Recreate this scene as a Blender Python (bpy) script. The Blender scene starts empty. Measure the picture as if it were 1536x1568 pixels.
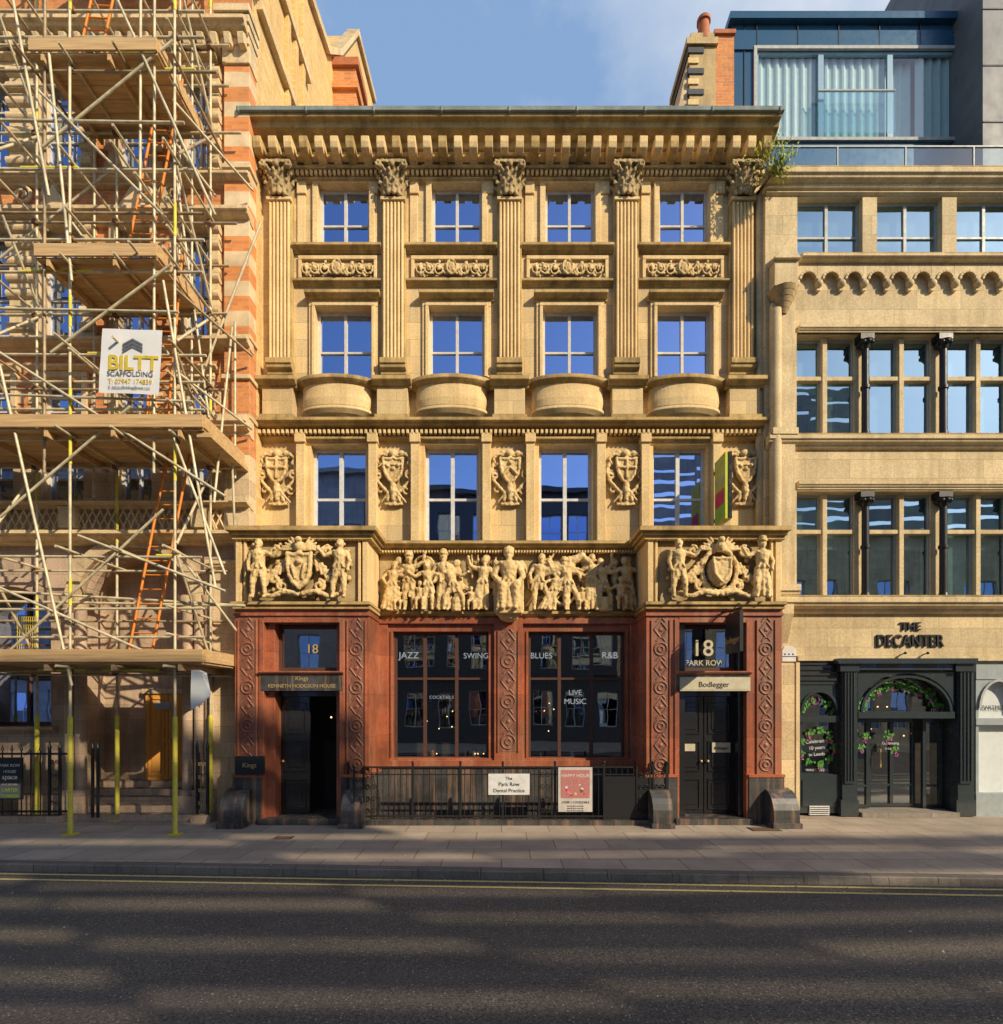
import bpy, math, random
from mathutils import Vector, Matrix
R=random.Random(7)
D=12.0; CH=165/70
def X(p,y=0.0): return (p-768)/70*(D+y)/D
def Z(q,y=0.0): return CH+(1080-q)/70*(D+y)/D
sc=bpy.context.scene
# ---------------------------------------------------------------- materials
MATS={}
class NT:
    def __init__(s,name):
        s.m=bpy.data.materials.new(name); s.m.use_nodes=True
        s.t=s.m.node_tree; s.t.nodes.clear(); s.out=s.n('ShaderNodeOutputMaterial'); MATS[name]=s.m
    def n(s,ty,**k):
        nd=s.t.nodes.new(ty)
        for a,b in k.items():
            if hasattr(nd,a): setattr(nd,a,b)
        return nd
    def l(s,a,b): s.t.links.new(a,b)
    def put(s,sock,v):
        if isinstance(v,bpy.types.NodeSocket): s.l(v,sock)
        elif isinstance(v,tuple) and len(v)==3 and sock.type=='RGBA': sock.default_value=(*v,1)
        else: sock.default_value=v
    def mix(s,f,a,b,bt='MIX'):
        nd=s.n('ShaderNodeMix',data_type='RGBA',blend_type=bt)
        s.put(nd.inputs[0],f); s.put(nd.inputs[6],a); s.put(nd.inputs[7],b); return nd.outputs[2]
    def math(s,op,a,b=0.0,c=None,clamp=False):
        nd=s.n('ShaderNodeMath',operation=op,use_clamp=clamp)
        s.put(nd.inputs[0],a); s.put(nd.inputs[1],b)
        if c is not None: s.put(nd.inputs[2],c)
        return nd.outputs[0]
    def noise(s,vec,scale,detail=4,rough=.55):
        nd=s.n('ShaderNodeTexNoise'); s.l(vec,nd.inputs['Vector'])
        nd.inputs['Scale'].default_value=scale; nd.inputs['Detail'].default_value=detail; nd.inputs['Roughness'].default_value=rough
        return nd.outputs['Fac']
    def ramp(s,f,a,b,ca=0.0,cb=1.0):
        nd=s.n('ShaderNodeMapRange'); s.put(nd.inputs[0],f)
        for i,v in enumerate((a,b,ca,cb)): nd.inputs[i+1].default_value=v
        return nd.outputs[0]
    def obj(s): return s.n('ShaderNodeTexCoord').outputs['Object']
    def facade(s,v):
        sp=s.n('ShaderNodeSeparateXYZ'); s.l(v,sp.inputs[0])
        c=s.n('ShaderNodeCombineXYZ'); s.l(s.math('ADD',sp.outputs[0],sp.outputs[1]),c.inputs[0]); s.l(sp.outputs[2],c.inputs[1]); return c.outputs[0],sp
    def scale(s,v,sc3):
        m=s.n('ShaderNodeMapping'); s.l(v,m.inputs[0]); m.inputs['Scale'].default_value=sc3; return m.outputs[0]
    def fin(s,col,rough=.8,bump=None,bs=.4,bd=.01,metal=0.0,spec=.4,coat=0):
        p=s.n('ShaderNodeBsdfPrincipled')
        s.put(p.inputs['Base Color'],col); s.put(p.inputs['Roughness'],rough); p.inputs['Metallic'].default_value=metal
        p.inputs['Specular IOR Level'].default_value=spec; p.inputs['Coat Weight'].default_value=coat
        if bump is not None:
            b=s.n('ShaderNodeBump'); b.inputs['Strength'].default_value=bs; b.inputs['Distance'].default_value=bd
            s.l(bump,b.inputs['Height']); s.l(b.outputs[0],p.inputs['Normal'])
        s.l(p.outputs[0],s.out.inputs[0]); return s.m
def stone(name,c1,c2,bw=.9,bh=.36,grime_shade=(.12,.085,.045),g=.55,moss=.8,mort=.004,ao=False,mossc=(.06,.06,.035),mortc=None,rough=.85):
    s=NT(name); v=s.obj(); f,sp=s.facade(v)
    if bw:
        b=s.n('ShaderNodeTexBrick'); s.l(f,b.inputs['Vector'])
        for k,val in (('Scale',1),('Brick Width',bw),('Row Height',bh),('Mortar Size',mort),('Mortar Smooth',.2),('Bias',0)): b.inputs[k].default_value=val
        b.inputs['Color1'].default_value=(*c1,1); b.inputs['Color2'].default_value=(*c2,1)
        mc=mortc or tuple(x*.5 for x in c1); b.inputs['Mortar'].default_value=(*mc,1)
        col=b.outputs['Color']; bf=b.outputs['Fac']
    else:
        col=s.mix(s.ramp(s.noise(v,2.0),.35,.65),c1,c2); bf=None
    n1=s.noise(v,.9,6,.65); n2=s.noise(s.scale(v,(5,5,.5)),1.0,5,.6); n3=s.noise(v,28,4,.6)
    gr=s.math('MULTIPLY',s.ramp(s.math('MULTIPLY',s.math('ADD',n1,n2),.5),.47,.66),g,clamp=True)
    col=s.mix(gr,col,grime_shade)
    vv=s.ramp(n3,.3,.7,.80,1.12)
    cc=s.n('ShaderNodeCombineXYZ'); [s.l(vv,cc.inputs[i]) for i in range(3)]
    col=s.mix(1.0,col,cc.outputs[0],'MULTIPLY')
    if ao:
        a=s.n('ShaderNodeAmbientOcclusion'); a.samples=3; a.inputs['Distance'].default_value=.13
        col=s.mix(s.ramp(a.outputs['AO'],.25,.8,.9,0),col,grime_shade)  # crevice shade painted into the colour by AO so carving reads
    if moss:
        ge=s.n('ShaderNodeNewGeometry'); sn=s.n('ShaderNodeSeparateXYZ'); s.l(ge.outputs['Normal'],sn.inputs[0])
        mf=s.math('MULTIPLY',s.ramp(sn.outputs[2],.35,.8),s.ramp(s.noise(v,6),.25,.5),clamp=True)
        col=s.mix(s.math('MULTIPLY',mf,moss),col,mossc)
    h=s.math('ADD',s.math('MULTIPLY',n3,.5),s.noise(v,90,2))
    if bf is not None: h=s.math('SUBTRACT',h,s.math('MULTIPLY',bf,1.2))
    return s.fin(col,rough,h,.35,.008)
stone('sandstone',(.87,.64,.31),(.62,.47,.255),1.0,.37,(.36,.235,.09),.5)
stone('sandstone_plain',(.88,.655,.33),(.80,.57,.27),0,0,(.38,.24,.085),.45)
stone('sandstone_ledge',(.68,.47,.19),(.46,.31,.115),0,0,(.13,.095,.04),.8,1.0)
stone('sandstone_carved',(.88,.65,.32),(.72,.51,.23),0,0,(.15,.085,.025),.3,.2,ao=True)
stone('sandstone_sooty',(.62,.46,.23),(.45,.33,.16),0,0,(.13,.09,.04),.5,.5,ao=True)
stone('sandstone_right',(.80,.63,.36),(.62,.49,.285),.95,.40,(.27,.19,.095),.45)
stone('sandstone_right_plain',(.80,.635,.365),(.68,.53,.30),0,0,(.22,.16,.08),.5)
stone('left_stone',(.78,.60,.37),(.62,.47,.29),.7,.32,(.2,.14,.08),.5)
stone('left_stone_low',(.62,.46,.33),(.47,.34,.24),.7,.34,(.17,.125,.09),.5)
stone('left_plain',(.85,.65,.38),(.70,.52,.29),0,0,(.18,.12,.06),.5)
stone('orange_brick',(.82,.31,.09),(.62,.21,.065),.23,.075,(.2,.1,.05),.3,.4,.008,mortc=(.55,.38,.22))
stone('gable_brick',(.88,.61,.25),(.74,.47,.17),.23,.075,(.32,.19,.08),.3,.5,.007,mortc=(.65,.48,.27))
stone('pale_opposite',(.40,.39,.37),(.33,.32,.31),1.2,.4,(.12,.12,.12),.5)
stone('lead',(.30,.34,.33),(.20,.24,.22),0,0,(.09,.10,.07),.6,.3)
def granite(name,c1,c2,rough):
    s=NT(name); v=s.obj(); n=s.noise(v,60,3,.8); n2=s.noise(v,1.6,7,.7); n3=s.noise(s.scale(v,(6,6,.35)),1.0,5,.65); f,sp=s.facade(v)
    b=s.n('ShaderNodeTexBrick'); s.l(f,b.inputs['Vector'])
    for k,val in (('Scale',1),('Brick Width',2.6),('Row Height',.86),('Mortar Size',.005)): b.inputs[k].default_value=val
    b.inputs['Color1'].default_value=(1,1,1,1); b.inputs['Color2'].default_value=(.72,.72,.72,1); b.inputs['Mortar'].default_value=(.3,.3,.3,1)
    col=s.mix(s.ramp(n,.40,.60),c1,c2); col=s.mix(s.ramp(n2,.42,.62,0,.85),col,tuple(x*.36 for x in c1))
    col=s.mix(s.ramp(n3,.5,.7,0,.55),col,(.48,.27,.16)); col=s.mix(.8,col,b.outputs['Color'],'MULTIPLY')
    s.fin(col,s.ramp(n2,.3,.7,rough,rough+.35),s.math('SUBTRACT',n,b.outputs['Fac']),.25,.004,spec=.7)
granite('red_granite',(.62,.19,.085),(.30,.09,.048),.16)
granite('red_granite_carved',(.38,.14,.08),(.21,.075,.045),.35)
granite('black_granite',(.05,.05,.05),(.12,.118,.112),.18)
def plain(name,c,rough=.5,metal=0,var=.25,spec=.4,coat=0,sc_=7):
    s=NT(name); v=s.obj(); n=s.noise(v,sc_,5,.6)
    col=s.mix(s.ramp(n,.3,.7),c,tuple(x*(1-var) for x in c)); s.fin(col,s.ramp(n,.3,.7,max(.02,rough-.06),min(1,rough+.1)),n,.1,.003,metal,spec,coat)
plain('cream_frame',(.76,.70,.60),.45); plain('white_frame',(.76,.76,.73),.45); plain('black_paint',(.024,.024,.026),.2,coat=.6)
plain('dark_bronze',(.11,.055,.04),.4); plain('iron',(.022,.022,.024),.38); plain('gold',(.8,.58,.25),.35,.4)
plain('white_paint',(.8,.8,.78),.5); plain('cream_sign',(.66,.60,.42),.5); plain('green_black',(.04,.053,.056),.22,coat=.6)
plain('grey_door',(.38,.43,.44),.45); plain('teal_sign',(.36,.66,.03),.4); plain('yellow_sign',(.62,.64,.03),.4); plain('red_sign',(.7,.04,.10),.4)
plain('steel_tube',(.80,.70,.46),.45,.1,.5,sc_=5); plain('steel_tube_rusty',(.50,.38,.23),.55,.1,.5,sc_=5); plain('yellow_foam',(.80,.70,.08),.6); plain('yellow_plastic',(.80,.65,.05),.5)
plain('ladder_orange',(.82,.26,.03),.5); plain('rust',(.25,.14,.08),.8); plain('blue_clad',(.035,.12,.22),.3,.2,.3); plain('blue_clad_light',(.30,.46,.58),.35,.1)
plain('grey_clad',(.16,.17,.185),.5,sc_=2); plain('terracotta',(.5,.17,.07),.7); plain('slate',(.08,.085,.095),.6)
plain('interior',(.10,.085,.07),.9); plain('interior_dark',(.03,.025,.02),.8); plain('blind',(.52,.52,.50),.9); plain('blind_warm',(.55,.47,.34),.9)
plain('curtain',(.72,.76,.75),.9,var=.1); plain('leaf_vine',(.09,.32,.04),.6); plain('grape',(.36,.08,.28),.3); plain('pink_flower',(.65,.2,.3),.5)
plain('leaf_gutter',(.46,.55,.04),.6); plain('twig',(.12,.08,.04),.8); plain('navy_board',(.02,.025,.03),.4); plain('banner_white',(.78,.79,.78),.6,var=.08)
plain('banner_text_yellow',(.75,.56,.05),.6); plain('grey_text',(.15,.15,.17),.6); plain('poster_pink',(.55,.22,.2),.5,sc_=20); plain('poster_pale',(.65,.6,.55),.5)
plain('yellow_line',(.78,.63,.24),.8,var=.45,sc_=25); plain('copper',(.4,.2,.1),.4,.5); plain('light_frame',(.5,.52,.5),.45)
def wood(name,a,b,sc3):
    s=NT(name); v=s.obj(); n=s.noise(s.scale(v,sc3),1.0,5,.65); s.fin(s.mix(s.ramp(n,.3,.7),a,b),.75,n,.3,.004)
wood('scaffold_board',(.74,.50,.24),(.44,.28,.13),(1.2,14,30)); wood('door_wood',(.82,.42,.10),(.6,.26,.05),(12,12,.8))
def pulse_brick(name,h):
    s=NT(name); v=s.obj(); f,sp=s.facade(v)
    b=s.n('ShaderNodeTexBrick'); s.l(f,b.inputs['Vector'])
    for k,val in (('Scale',1),('Brick Width',.23),('Row Height',.075),('Mortar Size',.006)): b.inputs[k].default_value=val
    b.inputs['Color1'].default_value=(.85,.31,.08,1); b.inputs['Color2'].default_value=(.68,.22,.06,1); b.inputs['Mortar'].default_value=(.55,.38,.22,1)
    w=s.math('FRACT',s.math('DIVIDE',sp.outputs[2],h)); m=s.math('GREATER_THAN',w,.5)
    n=s.noise(v,3,5); st=s.mix(s.ramp(n,.35,.65),(.86,.68,.43),(.66,.5,.3))
    col=s.mix(m,b.outputs['Color'],st); col=s.mix(s.ramp(s.noise(v,1.1,6),.5,.75,0,.4),col,(.25,.14,.06))
    s.fin(col,.85,s.noise(v,40),.3,.006)
pulse_brick('banded_brick',.62)
def glass(name,fac,tint,bump=.02,gl=(.9,.95,1)):
    s=NT(name); v=s.obj()
    t=s.n('ShaderNodeBsdfTransparent'); t.inputs[0].default_value=(*tint,1)
    g=s.n('ShaderNodeBsdfGlossy'); g.inputs['Roughness'].default_value=.01; g.inputs['Color'].default_value=(*gl,1)
    b=s.n('ShaderNodeBump'); b.inputs['Strength'].default_value=bump; b.inputs['Distance'].default_value=.03; s.l(s.noise(v,1.6,1),b.inputs['Height']); s.l(b.outputs[0],g.inputs['Normal'])
    mx=s.n('ShaderNodeMixShader'); mx.inputs[0].default_value=fac; s.l(t.outputs[0],mx.inputs[1]); s.l(g.outputs[0],mx.inputs[2]); s.l(mx.outputs[0],s.out.inputs[0])
glass('glass',.80,(.5,.55,.6),.05,(.42,.58,.98)); glass('shop_glass',.32,(.75,.78,.75),.05); glass('right_glass',.50,(.5,.68,.66),.05,(.55,.78,.95)); glass('clear_glass',.14,(.80,.92,.93),.01)
def emis(name,c,st):
    s=NT(name); e=s.n('ShaderNodeEmission'); e.inputs[0].default_value=(*c,1); e.inputs[1].default_value=st; s.l(e.outputs[0],s.out.inputs[0])
emis('lamp_glow',(1,.62,.25),4); emis('neon_white',(.9,.95,1),.42)
s=NT('asphalt'); v=s.obj(); n1=s.noise(v,42,3,.8); n2=s.noise(v,.5,6,.65); n3=s.noise(v,150,2); n4=s.noise(s.scale(v,(.25,2.2,1)),1.0,4)
vo=s.n('ShaderNodeTexVoronoi'); s.l(v,vo.inputs['Vector']); vo.inputs['Scale'].default_value=33
col=s.mix(s.ramp(n1,.40,.60),(.065,.055,.046),(.25,.212,.172)); col=s.mix(s.ramp(n2,.4,.7,0,.5),col,(.08,.07,.06)); col=s.mix(s.ramp(n4,.45,.7,0,.35),col,(.21,.18,.15))
vc=s.n('ShaderNodeSeparateColor'); s.l(vo.outputs['Color'],vc.inputs[0])
spk=s.math('LESS_THAN',vo.outputs['Distance'],s.ramp(vc.outputs[1],0,1,.08,.32))
spk=s.math('MULTIPLY',spk,s.math('GREATER_THAN',vc.outputs[0],.55)); col=s.mix(s.math('MULTIPLY',spk,.8),col,(.50,.45,.38))
s.fin(col,.8,s.math('ADD',n1,n3),1.0,.018)
s=NT('paving'); v=s.obj(); b=s.n('ShaderNodeTexBrick'); s.l(v,b.inputs['Vector'])
for k,val in (('Scale',1),('Brick Width',.9),('Row Height',.6),('Mortar Size',.009)): b.inputs[k].default_value=val
b.inputs['Color1'].default_value=(.50,.41,.31,1); b.inputs['Color2'].default_value=(.37,.30,.23,1); b.inputs['Mortar'].default_value=(.11,.09,.07,1)
n=s.noise(v,1.3,6,.65); n2=s.noise(v,60,3); vo=s.n('ShaderNodeTexVoronoi'); s.l(v,vo.inputs['Vector']); vo.inputs['Scale'].default_value=7
gum=s.math('LESS_THAN',vo.outputs['Distance'],.10)
col=s.mix(s.ramp(n,.4,.7,0,.6),b.outputs['Color'],(.20,.165,.13)); col=s.mix(s.math('MULTIPLY',gum,.6),col,(.10,.09,.075))
col=s.mix(s.ramp(n2,.35,.7,0,.35),col,(.5,.42,.33)); s.fin(col,.75,s.math('SUBTRACT',n2,b.outputs['Fac']),.5,.006)
stone('kerb_stone',(.36,.31,.25),(.25,.22,.18),.9,5,(.09,.08,.065),.6,0,.008)
plain('earth',(.12,.105,.085),.9)
# ---------------------------------------------------------------- mesh builder
import bmesh
_b=bmesh.new(); bmesh.ops.create_icosphere(_b,subdivisions=2,radius=1); ICOV=[v.co.copy() for v in _b.verts]; ICOF=[tuple(v.index for v in f.verts) for f in _b.faces]; _b.free()
ERODE=bpy.data.textures.new('stone_erosion','CLOUDS'); ERODE.noise_scale=.07; ERODE.noise_depth=2
class M:
    def __init__(s): s.v=[]; s.f=[]; s.mi=[]; s.sm=[]; s.slots=[]
    def mat(s,m):
        if m not in s.slots: s.slots.append(m)
        return s.slots.index(m)
    def add(s,vs,fs,mat,smooth=False):
        o=len(s.v); s.v+= [tuple(p) for p in vs]; k=s.mat(mat)
        for f in fs: s.f.append(tuple(i+o for i in f)); s.mi.append(k); s.sm.append(smooth)
    def box(s,x0,x1,z0,z1,y0,y1,mat,j=.0015):
        if x0>x1:x0,x1=x1,x0
        if z0>z1:z0,z1=z1,z0
        r=lambda:R.uniform(0,j)
        x0-=r();x1+=r();z0-=r();z1+=r();y0-=r();y1+=r()
        s.add([(x0,y0,z0),(x1,y0,z0),(x1,y1,z0),(x0,y1,z0),(x0,y0,z1),(x1,y0,z1),(x1,y1,z1),(x0,y1,z1)],
              [(0,1,5,4),(1,2,6,5),(2,3,7,6),(3,0,4,7),(4,5,6,7),(3,2,1,0)],mat)
    def pb(s,a,b,c,d,yf,yb,mat): s.box(X(a,yf),X(b,yf),Z(c,yf),Z(d,yf),yf,yb,mat)
    def quad(s,a,b,c,d,mat): s.add([a,b,c,d],[(0,1,2,3)],mat)
    def prof(s,x0,x1,pts,mat,ends=True):
        n=len(pts); vs=[(x0,y,z) for y,z in pts]+[(x1,y,z) for y,z in pts]
        fs=[(i,(i+1)%n,(i+1)%n+n,i+n) for i in range(n)]
        if ends: fs+= [tuple(range(n)),tuple(range(2*n-1,n-1,-1))]
        s.add(vs,fs,mat)
    def extr(s,pts,y0,y1,mat):
        n=len(pts); vs=[(x,y0,z) for x,z in pts]+[(x,y1,z) for x,z in pts]
        s.add(vs,[(i,(i+1)%n,(i+1)%n+n,i+n) for i in range(n)]+[tuple(range(n)),tuple(range(2*n-1,n-1,-1))],mat)
    def cyl(s,p,q,r0,mat,r1=None,n=8,cap=True,smooth=True):
        p=Vector(p);q=Vector(q); r1=r0 if r1 is None else r1
        d=(q-p)
        if d.length<1e-6: return
        d.normalize(); a=d.orthogonal().normalized(); b=d.cross(a); vs=[]
        for c,r in ((p,r0),(q,r1)):
            for i in range(n):
                t=2*math.pi*i/n; vs.append(c+a*math.cos(t)*r+b*math.sin(t)*r)
        s.add(vs,[(i,(i+1)%n,(i+1)%n+n,i+n) for i in range(n)],mat,smooth)
        if cap: s.add(vs,[tuple(range(n)),tuple(range(2*n-1,n-1,-1))],mat)
    def ball(s,c,r,mat='x',sy=1,sz=1,sx=1):
        s.add([(c[0]+v.x*r*sx,c[1]+v.y*r*sy,c[2]+v.z*r*sz) for v in ICOV],ICOF,mat,True)
    def limb(s,p,q,r0,r1,mat='x'):
        s.cyl(p,q,r0,mat,r1,8,True); s.ball(p,r0,mat); s.ball(q,r1,mat)
    def tube(s,pts,r,mat='x',r1=None,n=7):
        k=len(pts)-1; r1=r if r1 is None else r1
        for i in range(k):
            a=r+(r1-r)*i/k; b=r+(r1-r)*(i+1)/k
            s.cyl(pts[i],pts[i+1],a,mat,b,n,True)
            if i>0: s.add([(pts[i][0]+v.x*a,pts[i][1]+v.y*a,pts[i][2]+v.z*a) for v in ICOV],ICOF,mat,True)
        s.ball(pts[0],r,mat); s.ball(pts[-1],r1,mat)
    def ring(s,c,rx,rz,r,mat='x',n=16,a0=0,a1=360):
        pts=[(c[0]+rx*math.cos(math.radians(a0+(a1-a0)*i/n)),c[1],c[2]+rz*math.sin(math.radians(a0+(a1-a0)*i/n))) for i in range(n+1)]
        for i in range(n): s.cyl(pts[i],pts[i+1],r,mat,None,6,True)
    def shield(s,cx,cz,w,h,y0,y1,rim=0):
        P=[(-.5,.5),(-.2,.46),(0,.52),(.2,.46),(.5,.5),(.47,.1),(.40,-.15),(.22,-.38),(0,-.52),(-.22,-.38),(-.40,-.15),(-.47,.1)]
        s.extr([(cx+a*w,cz+b*h) for a,b in P],y0,y1,'x')
        if rim:
            Q=[(cx+a*w,y0,cz+b*h) for a,b in P]; Q.append(Q[0])
            for i in range(12): s.cyl(Q[i],Q[i+1],rim,'x',None,6); s.ball(Q[i],rim)
    def build(s,name,parent=None,bevel=0,remesh=0,forcemat=None):
        me=bpy.data.meshes.new(name); me.from_pydata(s.v,[],s.f)
        for k in (s.slots if not remesh else ['x']): me.materials.append(MATS[forcemat or k])
        me.polygons.foreach_set('material_index',s.mi if not remesh else [0]*len(s.mi)); me.polygons.foreach_set('use_smooth',s.sm); me.update()
        if not remesh:
            bb=bmesh.new(); bb.from_mesh(me); bmesh.ops.recalc_face_normals(bb,faces=bb.faces); bb.to_mesh(me); bb.free()
        o=bpy.data.objects.new(name,me); sc.collection.objects.link(o)
        if parent: o.parent=parent
        if bevel:
            b=o.modifiers.new('b','BEVEL'); b.width=bevel; b.segments=1; b.limit_method='ANGLE'
        if remesh:
            r=o.modifiers.new('r','REMESH'); r.mode='VOXEL'; r.voxel_size=remesh; r.use_smooth_shade=True
            d=o.modifiers.new('d','DISPLACE'); d.texture=ERODE; d.strength=.035; d.mid_level=.5; d.texture_coords='LOCAL'
        return o
def empty(name):
    e=bpy.data.objects.new(name,None); sc.collection.objects.link(e); return e
def inst(o,name,loc,parent,scale=None):
    c=o.copy(); c.name=name; c.location=loc; c.parent=parent
    if scale: c.scale=scale
    sc.collection.objects.link(c); return c
def text(body,x,y,z,size,mat,parent,name,ext=.004,rz=0,sx=1.0,align='CENTER',tilt=0,ol=0):
    cu=bpy.data.curves.new(name,'FONT'); cu.body=body; cu.size=size; cu.extrude=ext; cu.align_x=align; cu.offset=ol
    cu.materials.append(MATS[mat]); o=bpy.data.objects.new(name,cu); sc.collection.objects.link(o)
    o.rotation_euler=(math.pi/2,tilt,rz); o.location=(x,y,z); o.scale=(sx,1,1); o.parent=parent; return o
def wall(m,x0,x1,z0,z1,y,holes,t,mat,rmat=None):
    xs=sorted({x0,x1,*[h[0] for h in holes],*[h[1] for h in holes]}); zs=sorted({z0,z1,*[h[2] for h in holes],*[h[3] for h in holes]})
    xs=[x for x in xs if x0<=x<=x1]; zs=[z for z in zs if z0<=z<=z1]
    for i in range(len(xs)-1):
        for k in range(len(zs)-1):
            cx=(xs[i]+xs[i+1])/2; cz=(zs[k]+zs[k+1])/2
            if any(h[0]<cx<h[1] and h[2]<cz<h[3] for h in holes): continue
            m.quad((xs[i],y,zs[k]),(xs[i+1],y,zs[k]),(xs[i+1],y,zs[k+1]),(xs[i],y,zs[k+1]),mat)
    rm=rmat or mat
    for a,b,c,d in [h[:4] for h in holes]:
        m.quad((a,y,c),(a,y+t,c),(a,y+t,d),(a,y,d),rm); m.quad((b,y,c),(b,y+t,c),(b,y+t,d),(b,y,d),rm)
        m.quad((a,y,d),(a,y+t,d),(b,y+t,d),(b,y,d),rm); m.quad((a,y,c),(a,y+t,c),(b,y+t,c),(b,y,c),rm)
def spandrel(m,x0,x1,zs,zt,y,t,mat,n=14,rise=None):
    cx=(x0+x1)/2; a=(x1-x0)/2; rise=rise or (zt-zs)*.97
    P=[(cx-a*math.cos(math.pi*i/n),zs+rise*math.sin(math.pi*i/n)) for i in range(n+1)]
    for i in range(n):
        (u0,w0),(u1,w1)=P[i],P[i+1]
        m.quad((u0,y,w0),(u1,y,w1),(u1,y,zt),(u0,y,zt),mat); m.quad((u0,y,w0),(u1,y,w1),(u1,y+t,w1),(u0,y+t,w0),mat)
def archring(m,cx,zs,a,rise,w,y0,y1,mat,n=14):
    for i in range(n):
        t0=math.pi*i/n; t1=math.pi*(i+1)/n
        p=[(cx-(a+q)*math.cos(t),zs+(rise+q)*math.sin(t)) for t,q in ((t0,0),(t1,0),(t1,w),(t0,w))]
        m.extr(p,y0,y1,mat)
def window(m,x0,x1,z0,z1,y,cols=(.5,),rows=(.5,),fw=.055,fm='cream_frame',gm='glass',bar=.05,blind=0,bm='blind'):
    if x0>x1:x0,x1=x1,x0
    m.box(x0,x0+fw,z0,z1,y,y+.07,fm); m.box(x1-fw,x1,z0,z1,y,y+.07,fm); m.box(x0+fw,x1-fw,z1-fw,z1,y+.002,y+.07,fm); m.box(x0+fw,x1-fw,z0,z0+fw,y+.002,y+.07,fm)
    for c in cols: xc=x0+(x1-x0)*c; m.box(xc-bar/2,xc+bar/2,z0+fw,z1-fw,y-.004,y+.07,fm)
    for r in rows: zc=z0+(z1-z0)*r; m.box(x0+fw,x1-fw,zc-bar/3,zc+bar/3,y+.002,y+.065,fm)
    xs=[0,*cols,1]; zs=[0,*rows,1]
    for i in range(len(xs)-1):
        for k in range(len(zs)-1):
            a=x0+(x1-x0)*xs[i];b=x0+(x1-x0)*xs[i+1];c=z0+(z1-z0)*zs[k];d=z0+(z1-z0)*zs[k+1]
            yy=y+.035; j=[R.uniform(-.004,.004) for _ in range(4)]; j[3]=j[0]+j[2]-j[1]
            m.quad((a,yy+j[0],c),(b,yy+j[1],c),(b,yy+j[2],d),(a,yy+j[3],d),gm)
    if blind: m.quad((x0,y+.16,z1-(z1-z0)*blind),(x1,y+.16,z1-(z1-z0)*blind),(x1,y+.16,z1),(x0,y+.16,z1),bm)
def mould(m,x0,x1,z1,z0,yw,p,mat,kind=0):
    h=z1-z0
    K=[[(0,1),(.92,1),(1,.92),(1,.62),(.86,.60),(.80,.42),(.55,.30),(.42,.28),(.38,.1),(.15,.0),(0,0)],
       [(0,1),(1,1),(1,.55),(.8,.5),(.55,.25),(.3,.2),(.3,0),(0,0)]][kind]
    o=R.uniform(0,.002)
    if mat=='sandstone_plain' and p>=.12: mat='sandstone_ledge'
    m.prof(x0,x1,[(yw-p*a-o+(.05 if a==0 else 0),z0+h*b) for a,b in K],mat)
def shell(m,x0,x1,z0,z1,y0,y1,mat,slabs=(),smat='interior'):
    m.quad((x0,y1,z0),(x1,y1,z0),(x1,y1,z1),(x0,y1,z1),mat); m.quad((x0,y0,z0),(x0,y1,z0),(x0,y1,z1),(x0,y0,z1),mat); m.quad((x1,y0,z0),(x1,y1,z0),(x1,y1,z1),(x1,y0,z1),mat)
    m.quad((x0,y0,z1),(x1,y0,z1),(x1,y1,z1),(x0,y1,z1),mat)
    for zz in slabs: m.box(x0+.01,x1-.01,zz-.12,zz+.12,y0+.25,y1-.02,smat)
def panel_door(m,x0,x1,z0,z1,y,mat,leaves=2,knob='gold',rows=((.04,.30),(.36,.62),(.68,.95))):
    w=(x1-x0)/leaves
    for i in range(leaves):
        a=x0+w*i+.008; b=a+w-.016; m.box(a,b,z0,z1,y,y+.06,mat); h=z1-z0
        for r0,r1 in rows:
            c=z0+h*r0; d=z0+h*r1; q=.07
            m.box(a+q,b-q,c,c+.03,y-.022,y,mat);m.box(a+q,b-q,d-.03,d,y-.022,y,mat);m.box(a+q,a+q+.03,c+.03,d-.03,y-.02,y,mat);m.box(b-q-.03,b-q,c+.03,d-.03,y-.02,y,mat)
            m.box(a+q+.08,b-q-.08,c+.09,d-.09,y-.014,y,mat)
        kx=b-.06 if i==0 and leaves==2 else a+.06
        if knob: m.ball((kx,y-.05,z0+h*.45),.03,knob)
# ---------------------------------------------------------------- ground
kerb=lambda x:-4.17-.05*x
g=M()
wx0,wx1=-2.64,2.96
def gq(m,x0,x1,y0,y1,z,mat): m.quad((x0,y0,z),(x1,y0,z),(x1,y1,z),(x0,y1,z),mat)
xs=[-400,wx0,wx1,400]; ys=[-400,-1.05,-.05,400]
for i in range(3):
    for k in range(3):
        if i==1 and k==1: continue
        gq(g,xs[i],xs[i+1],ys[k],ys[k+1],-.14,'earth')
g.build('ground')
g=M(); A=60
g.quad((-A,kerb(-A)-.0,-.124),(A,kerb(A),-.124),(A,-20,-.124),(-A,-14,-.124),'asphalt'); g.build('road')
g=M()
g.add([(-A,kerb(-A)+.15,0),(wx0,kerb(wx0)+.15,0),(wx1,kerb(wx1)+.15,0),(A,kerb(A)+.15,0),(-A,-1.1,0),(wx0,-1.1,0),(wx1,-1.1,0),(A,-1.1,0),(-A,.3,0),(wx0,.3,0),(wx1,.3,0),(A,.3,0)],
   [(0,1,5,4),(1,2,6,5),(2,3,7,6),(4,5,9,8),(6,7,11,10)],'paving'); 
g.build('pavement')
g=M(); g.quad((-A,-13.5,-.1),(A,-19.5,-.1),(A,-24,-.1),(-A,-24,-.1),'paving'); g.build('far_pavement')
g=M()
x=-30.0
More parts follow.
